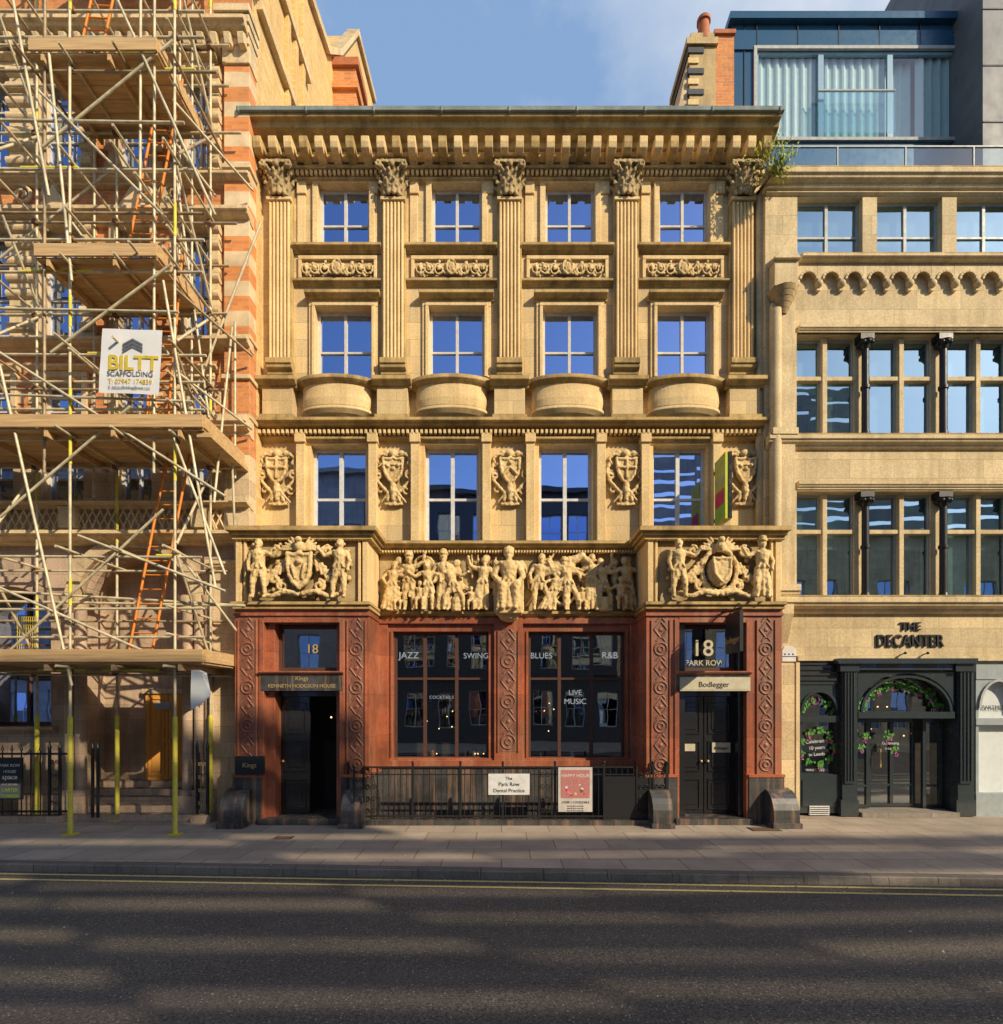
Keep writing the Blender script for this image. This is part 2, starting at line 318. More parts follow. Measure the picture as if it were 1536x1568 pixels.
while x<30:
    L=.9; a=x+.004; b=x+L-.004; h=R.uniform(-.004,.004)
    vs=[]
    for xx in (a,b):
        y=kerb(xx); vs+=[(xx,y+.15,-.13),(xx,y+.15,.002+h),(xx,y+.02,.002+h),(xx,y,-.02+h),(xx,y-.008,-.13)]
    g.add(vs,[(0,1,6,5),(1,2,7,6),(2,3,8,7),(3,4,9,8),(0,1,2,3,4),(5,6,7,8,9)],'kerb_stone'); x+=L
g.build('kerb')
g=M()
for o in (.10,.34):
    x=-30
    while x<30:
        x2=x+1.5
        g.quad((x,kerb(x)-o,-.118),(x2,kerb(x2)-o,-.118),(x2,kerb(x2)-o-.06,-.118),(x,kerb(x)-o-.06,-.118),'yellow_line'); x=x2
g.build('double_yellow_lines')
g=M()
for i in range(340):
    x=R.uniform(-9,9); y=R.choice([R.uniform(-8.5,-4.3),kerb(x)-R.uniform(0,.25),R.uniform(-4,-1.3)]); zz=-.115 if y<kerb(x) else .006
    r=R.uniform(.006,.02); t=R.uniform(0,6)
    g.add([(x+r*math.cos(t+q)*(.6 if q%2 else 1),y+r*math.sin(t+q),zz+R.uniform(0,.012)) for q in (0,1.5,3,4.5)],[(0,1,2,3)],R.choice(['twig','twig','blind_warm','white_paint']))
g.build('fallen_leaves')
g=M(); 
for px,py,w,d in ((1170,1270,.55,.3),(435,1283,.3,.2)):
    yy=-12+165/(py-1080)*12; xx=(px-768)/70*(12+yy)/12; zz=.005
    g.box(xx-w/2,xx+w/2,zz-.01,zz,yy-d/2,yy+d/2,'iron')
    for i in range(5): g.box(xx-w/2+.03,xx+w/2-.03,zz,zz+.004,yy-d/2+d*(i+.3)/5.2,yy-d/2+d*(i+.7)/5.2,'rust')
g.build('drain_cover')
# ================================================================ CENTRAL BUILDING
cb=empty('ornate_sandstone_building')
XL,XR=-5.23,5.67
PIL=[432,604,780,957,1133]
w=M(); t=M(); win=M()
holes=[]
def hole(a,b,c,d,y=0): return (X(a,y),X(b,y),Z(d,y),Z(c,y))
NI=[(480,566),(653,738),(827,911),(1001,1086)]
for a,b in NI:
    h3=hole(a+8,b,284,386); h2=hole(a+4,b+4,472,588); h1=hole(a-2,b-4,684,834); holes+=[h3,h2,h1]
    window(win,h3[0],h3[1],h3[2],h3[3],.12,(.5,),(.46,),fw=.06,bar=.06,blind=R.choice([0,0,.25])); window(win,h2[0],h2[1],h2[2],h2[3],.13,(.5,),(.46,),fw=.06,bar=.06,blind=R.choice([0,0,.3]))
    window(win,h1[0],h1[1],h1[2],h1[3],.13,(.5,),(.48,),fw=.065,bar=.08,fm='white_frame',blind=R.choice([0,0,.5]),bm='blind_warm')
Z0=Z(945); wall(w,XL,XR,Z0,14.35,0,holes,.36,'sandstone','sandstone_plain')
shell(w,XL,XR,-.1,14.36,.36,6,'interior',(Z(835)-.05,Z(620),Z(400)))
w.quad((XL,0,0),(XL,6,0),(XL,6,14.4),(XL,0,14.4),'sandstone'); w.quad((XR,0,0),(XR,6,0),(XR,6,14.4),(XR,0,14.4),'sandstone')
for px in (604,780,957): w.box(X(px)-.05,X(px)+.05,Z(835),14.3,.37,5.9,'interior')
w.build('walls',cb)
CX0,CX1=-5.45,5.82
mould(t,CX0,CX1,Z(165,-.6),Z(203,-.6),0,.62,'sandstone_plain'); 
t.box(CX0-.03,CX1+.03,Z(170,-.66),Z(163,-.66),-.68,0,'lead')
for i in range(9): t.box(CX0+i*1.4-.01,CX0+i*1.4+.03,Z(170,-.69),Z(162,-.69),-.7,-.1,'lead')
zc=Z(203,-.6)
n=34
for i in range(n):
    x=XL+.1+(XR-XL-.2)*i/(n-1)
    t.prof(x-.085,x+.085,[(0,zc+.02),(-.53,zc+.02),(-.53,zc-.10),(-.50,zc-.20),(-.42,zc-.25),(-.25,zc-.24),(-.18,zc-.33),(0,zc-.33)],'sandstone_plain' if i%3 else 'sandstone_ledge')
t.box(XL,XR,zc-.22,zc+.01,-.2,0,'sandstone_ledge')
nd=110
for i in range(nd): 
    x=XL+.03+(XR-XL-.06)*i/(nd-1); t.box(x-.03,x+.03,zc-.44,zc-.35,-.18,0,'sandstone_plain')
t.box(XL,XR,zc-.34,zc-.30,-.22,0,'sandstone_ledge')
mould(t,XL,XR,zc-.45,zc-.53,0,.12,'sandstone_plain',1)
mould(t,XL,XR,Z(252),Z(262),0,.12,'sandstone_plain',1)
zf=Z(262)
for i,p in enumerate(PIL):
    x=X(p); hw=.235
    t.box(x-.30,x+.30,zf-.0,zc-.46,-.2,0,'sandstone_plain'); mould(t,x-.34,x+.34,zf+.1,zf-.02,-.15,.12,'sandstone_plain',1)
    t.box(x-hw-.03,x+hw+.03,Z(562),Z(300),-.12,0,'sandstone_ledge'); t.box(x-hw+.01,x+hw-.01,Z(562),Z(300),-.14,-.1,'sandstone_ledge')
    for k in range(6):
        xx=x-hw+.04+(2*hw-.08)*k/5; t.cyl((xx,-.148,Z(556)),(xx,-.148,Z(320)),.031,'sandstone_plain',n=10)
    mould(t,x-.28,x+.28,Z(556),Z(580),-.03,.2,'sandstone_plain',0); t.box(x-.27,x+.27,Z(318),Z(313),-.20,0,'sandstone_plain')
    t.box(x-.33,x+.33,Z(645),Z(590),-.25,0,'sandstone'); mould(t,x-.42,x+.42,Z(578,-.3),Z(592,-.3),-.2,.2,'sandstone_plain',1)
    mould(t,x-.37,x+.37,Z(636,-.25),Z(650,-.25),-.2,.12,'sandstone_plain',1)
for k,(a,b) in enumerate(NI):
    a3,b3=X(a+8),X(b)
    t.box(a3-.12,a3,Z(386),Z(284),-.06,.11,'sandstone_plain'); t.box(b3,b3+.12,Z(386),Z(284),-.06,.11,'sandstone_plain'); t.box(a3-.12,b3+.12,Z(284),Z(273),-.07,.11,'sandstone_plain')
    mould(t,a3-.2,b3+.2,Z(263),Z(274),0,.18,'sandstone_plain',1)
    q0=X(PIL[k])+.27; q1=X(PIL[k+1])-.27
    for px in (PIL[k]+24,PIL[k+1]-38):
        t.box(X(px),X(px+14),Z(300),Z(262),-.07,0,'sandstone_plain'); mould(t,X(px)-.05,X(px+14)+.05,Z(262),Z(272),0,.13,'sandstone_plain',1)
        t.box(X(px)-.0,X(px+12),Z(388),Z(300),-.035,0,'sandstone_plain')
    mould(t,q0,q1,Z(380),Z(390),0,.17,'sandstone_plain',1)
    p0,p1=X(PIL[k]+26),X(PIL[k+1]-26)
    t.box(p0,p1,Z(400),Z(394),-.06,0,'sandstone_plain');t.box(p0,p1,Z(434),Z(428),-.06,0,'sandstone_plain');t.box(p0,p0+.07,Z(428),Z(400),-.06,0,'sandstone_plain');t.box(p1-.07,p1,Z(428),Z(400),-.06,0,'sandstone_plain')
    mould(t,q0,q1,Z(432),Z(440),0,.12,'sandstone_plain',1)
    a2,b2=X(a+4),X(b+4)
    for e,o in ((.14,.05),(.07,.09)):
        t.box(a2-e,a2,Z(580),Z(472),-o,.1,'sandstone_plain'); t.box(b2,b2+e,Z(580),Z(472),-o,.1,'sandstone_plain'); t.box(a2-e,b2+e,Z(472),Z(472)+e,-o,.1,'sandstone_plain')
    mould(t,a2-.2,b2+.2,Z(453),Z(464),0,.2,'sandstone_plain',1)
    xc=(X(PIL[k])+X(PIL[k+1]))/2; aa=(X(PIL[k+1])-X(PIL[k]))/2-.33; zt=Z(578,-.3); zb=Z(650)
    def bow(prof,mat):
        ns=24; vs=[];fs=[]
        for (r,z) in prof:
            for q in range(ns+1):
                th=math.pi*q/ns; vs.append((xc-aa*min(r,1)*math.cos(th),-.46*r*math.sin(th)**.8 if r>0 else 0,z))
        for i in range(len(prof)-1):
            for q in range(ns): o=i*(ns+1)+q; fs.append((o,o+1,o+ns+2,o+ns+1))
        fs.append(tuple(range(ns+1))); t.add(vs,fs,mat,False)
    bow([(1,zt),(1.05,zt-.03),(1.05,zt-.09),(.95,zt-.13),(.82,zt-.17)],'sandstone_ledge')
    bow([(.84,zt-.14),(.83,zt-.3),(.84,zt-.45),(.81,zt-.60),(.77,zt-.63)],'sandstone_plain')
    bow([(.85,zt-.62),(.86,zt-.68),(.72,zt-.76),(.4,zt-.84),(0,zt-.86)],'sandstone_plain')
    a1,b1=X(a-2),X(b-4)
    for s_,o in ((a1-.17,.0),(b1,.0)): t.box(s_,s_+.17,Z(832),Z(684),-.07,0.1,'sandstone_plain')
    for px in (a-22,b+1):
        t.box(X(px),X(px+13),Z(832),Z(678),-.19,0,'sandstone_plain'); t.box(X(px)-.02,X(px+13)+.02,Z(684),Z(670),-.23,0,'sandstone_plain')
    t.box(X(a-9),X(b+1),Z(684),Z(668),-.09,.1,'sandstone_plain'); mould(t,a1-.1,b1+.1,Z(674),Z(683),-.02,.16,'sandstone_plain',1)
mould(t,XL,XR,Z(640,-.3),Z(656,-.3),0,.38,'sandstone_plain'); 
zz=Z(656,-.3)
for i in range(110): 
    x=XL+.03+(XR-XL-.06)*i/109; t.box(x-.028,x+.028,zz-.07,zz+.02,-.24,0,'sandstone_plain')
mould(t,XL,XR,zz-.07,zz-.17,0,.13,'sandstone_plain',1)
t.build('mouldings_and_pilasters',cb,bevel=.008)
win.build('windows',cb)
# ---- carved work
def spiral(cx,cz,r,turns,d,a0,y=0,n=18,end=.25):
    return [(cx+r*(1-(1-end)*i/n)*math.cos(a0+d*turns*2*math.pi*i/n),y-.02*(i/n),cz+r*(1-(1-end)*i/n)*math.sin(a0+d*turns*2*math.pi*i/n)) for i in range(n+1)]
def capital():
    m=M(); m.cyl((0,0,-.32),(0,0,.30),.2,'x',.25,12)
    for row,(z0,hh,r,nn,of) in enumerate(((-.32,.26,.21,6,0),(-.18,.32,.23,6,.5))):
        for i in range(nn):
            a=math.pi+math.pi*(i+of)/(nn-.5+0)
            c,s_=math.cos(a),math.sin(a)
            pts=[(c*(r+q),s_*(r+q)*.8,z0+hh*k) for q,k in ((0,0),(.02,.5),(.07,.85),(.12,1.0),(.13,.88))]
            m.tube(pts,.05,'x',.03)
    for sx in (-1,1):
        m.tube([(sx*.1,-.2,.05),(sx*.2,-.26,.2),(sx*.30,-.3,.25)],.035,'x'); m.ball((sx*.29,-.27,.2),.075,sy=.8)
        m.ring((sx*.29,-.33,.2),.05,.05,.022)
    m.box(-.33,.33,.27,.34,-.3,0,'x'); m.ball((0,-.27,.24),.08)
    return m
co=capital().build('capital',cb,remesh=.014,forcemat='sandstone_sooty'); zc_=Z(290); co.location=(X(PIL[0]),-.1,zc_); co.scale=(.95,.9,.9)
for p in PIL[1:]: inst(co,'capital',(X(p),-.1,zc_),cb)
def cartouche(v):
    m=M(); m.shield(0,.1,.42,.52,-.13,0,.035)
    if v==0: m.cyl((0,-.15,-.08),(0,-.15,.34),.03,'x'); m.cyl((-.18,-.15,.16),(.18,-.15,.16),.03,'x')
    elif v==1:
        for i in (-1,0,1): m.ball((i*.11,-.13,.12+.08*abs(i)),.05)
        m.cyl((-.18,-.14,.22),(.18,-.14,.22),.025,'x')
    else:
        m.cyl((-.16,-.14,-.0),(0,-.15,.16),.035,'x'); m.cyl((.16,-.14,0),(0,-.15,.16),.035,'x'); m.ball((0,-.14,.27),.05)
    for sx in (-1,1):
        m.tube([(sx*.08,-.03,.44),(sx*.26,-.06,.48),(sx*.37,-.06,.38),(sx*.31,-.07,.27)],.045,'x',.03)
        m.tube(spiral(sx*.34,.02,.1,1.1,sx,1.5,-.06),.035,'x',.03)
        m.tube([(sx*.36,-.05,.28),(sx*.42,-.06,.1),(sx*.37,-.06,-.08),(sx*.22,-.08,-.26),(sx*.08,-.08,-.4),(sx*.13,-.08,-.53)],.042,'x',.035)
        m.tube(spiral(sx*.27,-.30,.1,1.0,-sx,0,-.05),.03,'x',.025)
        m.ball((sx*.16,-.04,.50),.08,sy=.7)
        m.tube([(sx*.02,-.08,-.25),(sx*.12,-.1,-.4),(sx*.26,-.06,-.56)],.04,'x',.02)
        m.box(sx*.06-.04,sx*.06+.04,-.63,-.53,-.06,0,'x')
    m.ball((0,-.08,.48),.10,sy=.8); m.tube([(0,-.10,-.22),(0,-.12,-.35),(0,-.08,-.5)],.07,'x',.05)
    m.box(-.2,.2,-.62,-.56,-.07,0,'x')
    return m
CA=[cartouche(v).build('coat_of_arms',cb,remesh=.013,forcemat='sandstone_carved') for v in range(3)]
for i,p in enumerate((428,604,781,957,1137)):
    if i<3: CA[i].location=(X(p),-.03,Z(732))
    else: inst(CA[(i+0)%3],'coat_of_arms',(X(p),-.03,Z(732)),cb)
def scrollpanel():
    m=M()
    for i in range(8):
        cx=-.70+.2*i; d=1 if i%2 else -1
        m.tube(spiral(cx,0,.11,1.3,d,math.pi*(1 if d>0 else 0),-.02),.024,'x',.018); m.ball((cx,-.03,0),.04)
        for q in range(4): m.ball((cx+R.uniform(-.12,.12),-.01,R.uniform(-.13,.13)),R.uniform(.025,.045),sy=.8)
    m.ball((0,-.03,0),.11,sy=.5); m.ring((0,-.06,0),.11,.12,.02)
    return m
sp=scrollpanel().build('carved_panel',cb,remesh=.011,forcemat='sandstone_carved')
for k in range(4):
    xc=(X(PIL[k])+X(PIL[k+1]))/2
    if k==0: sp.location=(xc,-.02,Z(414)); sp.scale=(.98,1.3,1.25)
    else: inst(sp,'carved_panel',(xc,-.02,Z(414)),cb)
def figure(m,x,z,h,y,armL=(-160,-100),armR=(-20,-80),legL=-95,legR=-85,lean=0,skirt=False,seated=False,hat=False,beard=False,hand=None,fat=1.0,mirror=1):
    dg=math.radians; q=lambda a,l:(math.cos(dg(a))*l*mirror,math.sin(dg(a))*l)
    hip=.30 if seated else .50
    def P(dx,dz,dy=0): return (x+mirror*dx*h+ (dz*h)*math.tan(dg(lean)),y-dy*h,z+dz*h)
    pel=P(0,hip,.05); che=P(0,hip+.24,.07); neck=P(0,hip+.33,.06); head=P(.0,hip+.42,.08)
    m.limb(pel,che,.085*h*fat,.105*h*fat); m.limb(P(-.09,hip+.28,.06),P(.09,hip+.28,.06),.055*h,.055*h)
    m.limb(neck,head,.04*h,.045*h); m.ball(head,.066*h,sz=1.2); m.ball((head[0],head[1]-.06*h,head[2]-.005*h),.018*h); m.ball((head[0],head[1]+.01*h,head[2]+.03*h),.07*h)
    if beard: m.limb((head[0],head[1]-.04*h,head[2]-.06*h),(head[0],head[1]-.05*h,head[2]-.12*h),.035*h,.02*h)
    if hat: m.cyl((head[0],head[1],head[2]+.05*h),(head[0],head[1],head[2]+.14*h),.085*h,'x',.06*h,10)
    for sx,(a1,a2) in ((-1,armL),(1,armR)):
        S=P(sx*.115,hip+.28,.06); u=q(a1,.16*h); E=(S[0]+u[0],S[1]-.03*h,S[2]+u[1]); f=q(a2,.15*h); Hn=(E[0]+f[0],E[1]-.04*h,E[2]+f[1])
        m.limb(S,E,.047*h,.036*h); m.limb(E,Hn,.036*h,.026*h); m.ball(Hn,.034*h)
        if hand and hand[0]==sx:
            if hand[1]=='staff': m.limb((Hn[0],Hn[1],z+.02*h),(Hn[0]+.02,Hn[1],Hn[2]+.2*h),.016*h,.016*h)
            else: m.ball(Hn,.07*h,sy=.7)
    for sx,a in ((-1,legL),(1,legR)):
        Hh=P(sx*.05,hip,.05)
        if seated:
            K=(x+mirror*sx*.09*h,y-.24*h,z+.29*h); F=(x+mirror*sx*.08*h,y-.22*h,z+.02*h)
        else:
            u=q(a,.25*h); K=(Hh[0]+u[0],Hh[1]-.05*h,Hh[2]+u[1]); F=(K[0]+u[0]*.3-u[0]*.1,K[1]+.01*h,z+.03*h)
        m.limb(Hh,K,.07*h*fat,.05*h); m.limb(K,F,.05*h,.032*h); m.limb(F,(F[0],F[1]-.07*h,z+.015*h),.03*h,.025*h)
    if skirt:
        for i in range(7):
            o=(i-3)/3
            if seated: m.limb(P(o*.10,hip+.01,.2),P(o*.13,.03,.22+.02*(i%2)),.028*h,.026*h)
            else: m.limb(P(o*.07,hip+.06,.09),P(o*.15,.04,.08+.04*(i%2)),.033*h,.028*h)
    else:
        for i in range(5):
            o=(i-2)/2
            if not seated: m.limb(P(o*.07,hip+.08,.10),P(o*.11,hip-.13,.10+.03*(i%2)),.026*h,.022*h)
    for i in range(3): m.limb(P(-.1+.1*i,hip+.3,.12),P(.08-.09*i,hip+.02,.14),.016*h,.02*h)
fz=M(); yb=-.16; zb=Z(938,yb); FH=Z(848,yb)-zb
L=lambda px:X(px,yb)
F=[(597,.82,dict(lean=8,armR=(20,60),armL=(-130,-60),skirt=True)),(628,.95,dict(armL=(-110,-20),armR=(30,80),hat=True)),(645,.62,dict(seated=True,armR=(-40,20))),
 (680,.98,dict(armL=(-120,-60),armR=(-60,-120),skirt=True,hat=True,fat=1.15)),(662,.8,dict(lean=-6,armL=(-150,150))),(710,.80,dict(lean=-20,armR=(-20,30),armL=(-160,-110),legL=-125,legR=-60)),(735,.9,dict(lean=6,armL=(160,100),armR=(-70,-20),skirt=True)),(722,.5,dict(seated=True)),(612,.5,dict(seated=True,armL=(-100,-20))),
 (818,.95,dict(armR=(-30,10),armL=(-120,-80),legR=-60,lean=8)),(832,.66,dict(lean=22,armR=(-20,-10),skirt=True)),(852,.9,dict(lean=14,armL=(-140,-60),armR=(-10,20),legL=-120)),(880,.85,dict(lean=-14,armL=(170,120),hat=True,legR=-65)),
 (905,.95,dict(armL=(-130,-30),armR=(-50,10),skirt=True)),(928,.88,dict(lean=-8,armR=(50,100),legR=-70)),(948,.7,dict(seated=True,armL=(-150,-200))),(965,.9,dict(lean=-8,armL=(-150,140),skirt=True)),(890,.5,dict(seated=True,armR=(0,40)))]
for i,(px,hs,kw) in enumerate(F): figure(fz,L(px),zb+.02,FH*hs,yb-(0 if hs>.85 else .07)-R.uniform(0,.05),beard=i%3==0,**kw)
figure(fz,L(779),zb+.0,FH*1.36,yb-.02,seated=True,armL=(-115,-50),armR=(-65,-130),beard=True,fat=1.05,skirt=True,hand=(1,'orb'))
for sx in (-1,1):
    px=779+sx*19; fz.box(L(px)-.05,L(px)+.05,zb-.03,zb+1.0,yb-.16,yb,'x'); fz.ball((L(px),yb-.1,zb+1.03),.07)
fz.box(L(760),L(798),zb-.08,zb+.02,yb-.42,yb,'x'); fz.ball((L(779),yb-.15,zb-.1),.22,sy=.9,sz=.6)
for i in range(5): fz.cyl((L(779)-.09+.045*i,yb-.15,zb+FH*1.03),(L(779)-.11+.055*i,yb-.15,zb+FH*1.12),.02,'x')
# wheel, prow, ram's head, barrels and background heads
fz.ring((L(862),yb-.10,zb+.42),.26,.26,.045,n=20)
for q in range(4): fz.limb((L(862)-.24*math.cos(q*.785),yb-.09,zb+.42-.24*math.sin(q*.785)),(L(862)+.24*math.cos(q*.785),yb-.09,zb+.42+.24*math.sin(q*.785)),.022,.022)
fz.ring((L(650),yb-.04,zb+1.0),.2,.2,.04); fz.limb((L(862),yb-.05,zb+1.0),(L(890),yb-.12,zb+1.18),.13,.09); fz.limb((L(890),yb-.12,zb+1.18),(L(902),yb-.18,zb+1.02),.08,.05)
fz.limb((L(835),yb-.03,zb+.9),(L(870),yb-.08,zb+.95),.17,.15)
for px in (700,925,604): fz.cyl((L(px),yb-.14,zb),(L(px),yb-.14,zb+.3),.11,'x',.09,10); fz.ring((L(px),yb-.16,zb+.15),.11,.02,.02)
for px in (612,655,700,745,840,868,895,940,960): fz.ball((L(px),yb-.04,zb+FH*R.uniform(.78,.92)),.085,sz=1.2); fz.limb((L(px),yb,zb+FH*.7),(L(px)+.05,yb,zb+FH*.45),.12,.1)
for i in range(60):
    px=R.uniform(588,970); fz.ball((L(px),yb+.01,zb+R.uniform(.05,FH)),R.uniform(.04,.10),sy=.6)
for i in range(26):
    px=R.uniform(590,965); a=(L(px),yb-.04,zb+R.uniform(.1,.9)); fz.limb(a,(a[0]+R.uniform(-.3,.3),a[1]-.05,a[2]+R.uniform(.1,.5)),.035,.022)
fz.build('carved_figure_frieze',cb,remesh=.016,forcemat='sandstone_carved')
def bayrelief(px0,px1,name,hatr):
    m=M(); yb=-1.10; zb=Z(918,yb); FH=Z(828,yb)-zb; L=lambda p:X(p,yb); c=(px0+px1)/2
    figure(m,L(px0+26),zb,FH*.98,yb-.06,armL=(-110,-80),armR=(-20,50),fat=1.1,lean=0,beard=True,legL=-100,legR=-78)
    figure(m,L(px1-26),zb,FH*.98,yb-.06,armR=(-70,-100),armL=(-160,130),fat=1.1,hat=hatr,skirt=hatr,legL=-104)
    zc=zb+FH*.46; xc=L(c)
    if not hatr:
        m.shield(xc,zc,.46,.66,yb-.17,yb,.045)
        for q in (-.12,.12): m.limb((xc+q,yb-.2,zc+.1),(xc+q*.6,yb-.2,zc-.15),.035,.03)
        m.ball((xc,yb-.2,zc+.17),.06)
    else:
        m.ball((xc,yb-.05,zc),.27,sy=.6,sz=1.15); m.shield(xc,zc,.34,.46,yb-.24,yb,.03); m.ring((xc,yb-.08,zc+.02),.34,.42,.05,n=22)
    m.ball((xc,yb-.14,zc+.48),.1,sz=1.2); m.ball((xc,yb-.2,zc+.60),.065)
    for sx in (-1,1):
        for q in range(5): m.limb((xc+sx*.06,yb-.1,zc+.42),(xc+sx*(.18+.06*q),yb-.07,zc+.68-.06*q),.035,.025)
        for q in range(6): m.limb((xc+sx*(.27+.07*q),yb-.06,zc+.30-.07*q),(xc+sx*(.33+.085*q),yb-.08,zc+.02-.07*q),.035,.028)
        m.tube([(xc+sx*.05,yb-.08,zb+.10),(xc+sx*.3,yb-.12,zb+.14),(xc+sx*.55,yb-.1,zb+.05),(xc+sx*.8,yb-.08,zb+.10)],.06,'x',.045)
        m.tube(spiral(xc+sx*.52,zb+FH*.80,.12,1.3,sx,1.5,yb-.04),.038,'x',.03); m.tube(spiral(xc+sx*.36,zb+.26,.12,1.3,-sx,1.5,yb-.05),.038,'x',.03)
        m.tube(spiral(xc+sx*.56,zb+.42,.10,1.3,sx,0,yb-.04),.034,'x',.03)
    for i in range(40): m.ball((L(R.uniform(px0+12,px1-12)),yb,zb+R.uniform(.05,FH-.05)),R.uniform(.035,.075),sy=.8)
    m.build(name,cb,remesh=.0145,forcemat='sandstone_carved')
bayrelief(375,550,'carved_relief_panel',False); bayrelief(1010,1188,'carved_relief_panel',True)
# ---- frieze backing, ledges and bays
t=M(); YB=-1.1
BL=(X(360,YB),-2.63); BR=(2.88,X(1197,YB))
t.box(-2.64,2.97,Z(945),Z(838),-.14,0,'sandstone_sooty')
mould(t,-2.64,2.97,Z(829,-.3),Z(843,-.3),-.1,.3,'sandstone_plain'); 
for i in range(90): x=-2.6+5.5*i/89; t.box(x-.018,x+.018,Z(846,-.3),Z(842,-.3),-.3,-.1,'sandstone_plain')
mould(t,-2.64,2.97,Z(936,-.2),Z(946,-.2),-.1,.14,'sandstone_plain',1)
for (a,b) in (BL,BR):
    zt=Z(822,YB); zl=Z(932,YB)
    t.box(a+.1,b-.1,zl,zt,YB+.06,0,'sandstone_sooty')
    t.box(a+.02,a+.13,zl,zt,YB-.02,-.02,'sandstone_plain'); t.box(b-.13,b-.02,zl,zt,YB-.02,-.02,'sandstone_plain')
    t.box(a+.13,b-.13,zt-.07,zt,YB-.015,-.3,'sandstone_plain')
    for u,v_ in ((a+.17,.05),(b-.22,.05)): t.box(u,u+v_,zl+.1,zt-.07,YB-.01,-.3,'sandstone_plain')
    for lv,(z1,z0,p) in enumerate(((Z(806,YB-.15),Z(813,YB-.15),.2),(Z(813,YB-.15),Z(818,YB-.15),.13),(Z(818,YB-.15),Z(824,YB-.15),.07))):
        t.box(a-p*.5,b+p*.9 if b<0 else b+p*.5,z0,z1,YB-p,-.02,'sandstone_ledge') if b<0 else t.box(a-p*.9,b+p*.5,z0,z1,YB-p,-.02,'sandstone_ledge')
    for i in range(34): x=a+.05+(b-a-.1)*i/33; t.box(x-.02,x+.02,Z(826,YB-.1),Z(822,YB-.1),YB-.06,YB,'sandstone_plain')
    for lv,(z1,z0,p) in enumerate(((Z(921,YB-.1),Z(926,YB-.1),.12),(Z(926,YB-.1),Z(932,YB-.1),.07))): t.box(a-p*.4,b+p*.4,z0,z1,YB-p,-.02,'sandstone_ledge')
t.build('bay_and_frieze_ledges',cb,bevel=.007)
# ---- granite ground floor
gr=M(); gw=M(); orn=M()
def motifcol(xc,y,z0,z1,w):
    n=max(2,round((z1-z0)/(w*1.25))); st=(z1-z0)/n; GC='red_granite_carved'
    gr.box(xc-w*.6,xc+w*.6,z0,z1,y-.002,y+.02,GC)
    for i in range(n):
        zc=z0+st*(i+.5)
        if i%2==0:
            orn.ring((xc,y,zc),w*.42,w*.42,.022,GC,14); orn.ring((xc,y,zc),w*.18,w*.18,.022,GC,8)
        else:
            P=[(xc,y,zc+w*.55),(xc+w*.42,y,zc),(xc,y,zc-w*.55),(xc-w*.42,y,zc),(xc,y,zc+w*.55)]
            for k in range(4): orn.cyl(P[k],P[k+1],.022,GC,n=6)
            orn.ball((xc,y,zc),.05,GC,sy=.4)
        for sx in (-1,1): orn.cyl((xc+sx*w*.3,y,zc+st*.5-w*.12),(xc+sx*w*.1,y,zc+st*.5+w*.12),.02,GC,n=5)
    for sx in (-1,1): gr.box(xc+sx*w*.6-.015,xc+sx*w*.6+.015,z0,z1,y-.025,y+.02,'red_granite')
ztop=Z(931,YB)
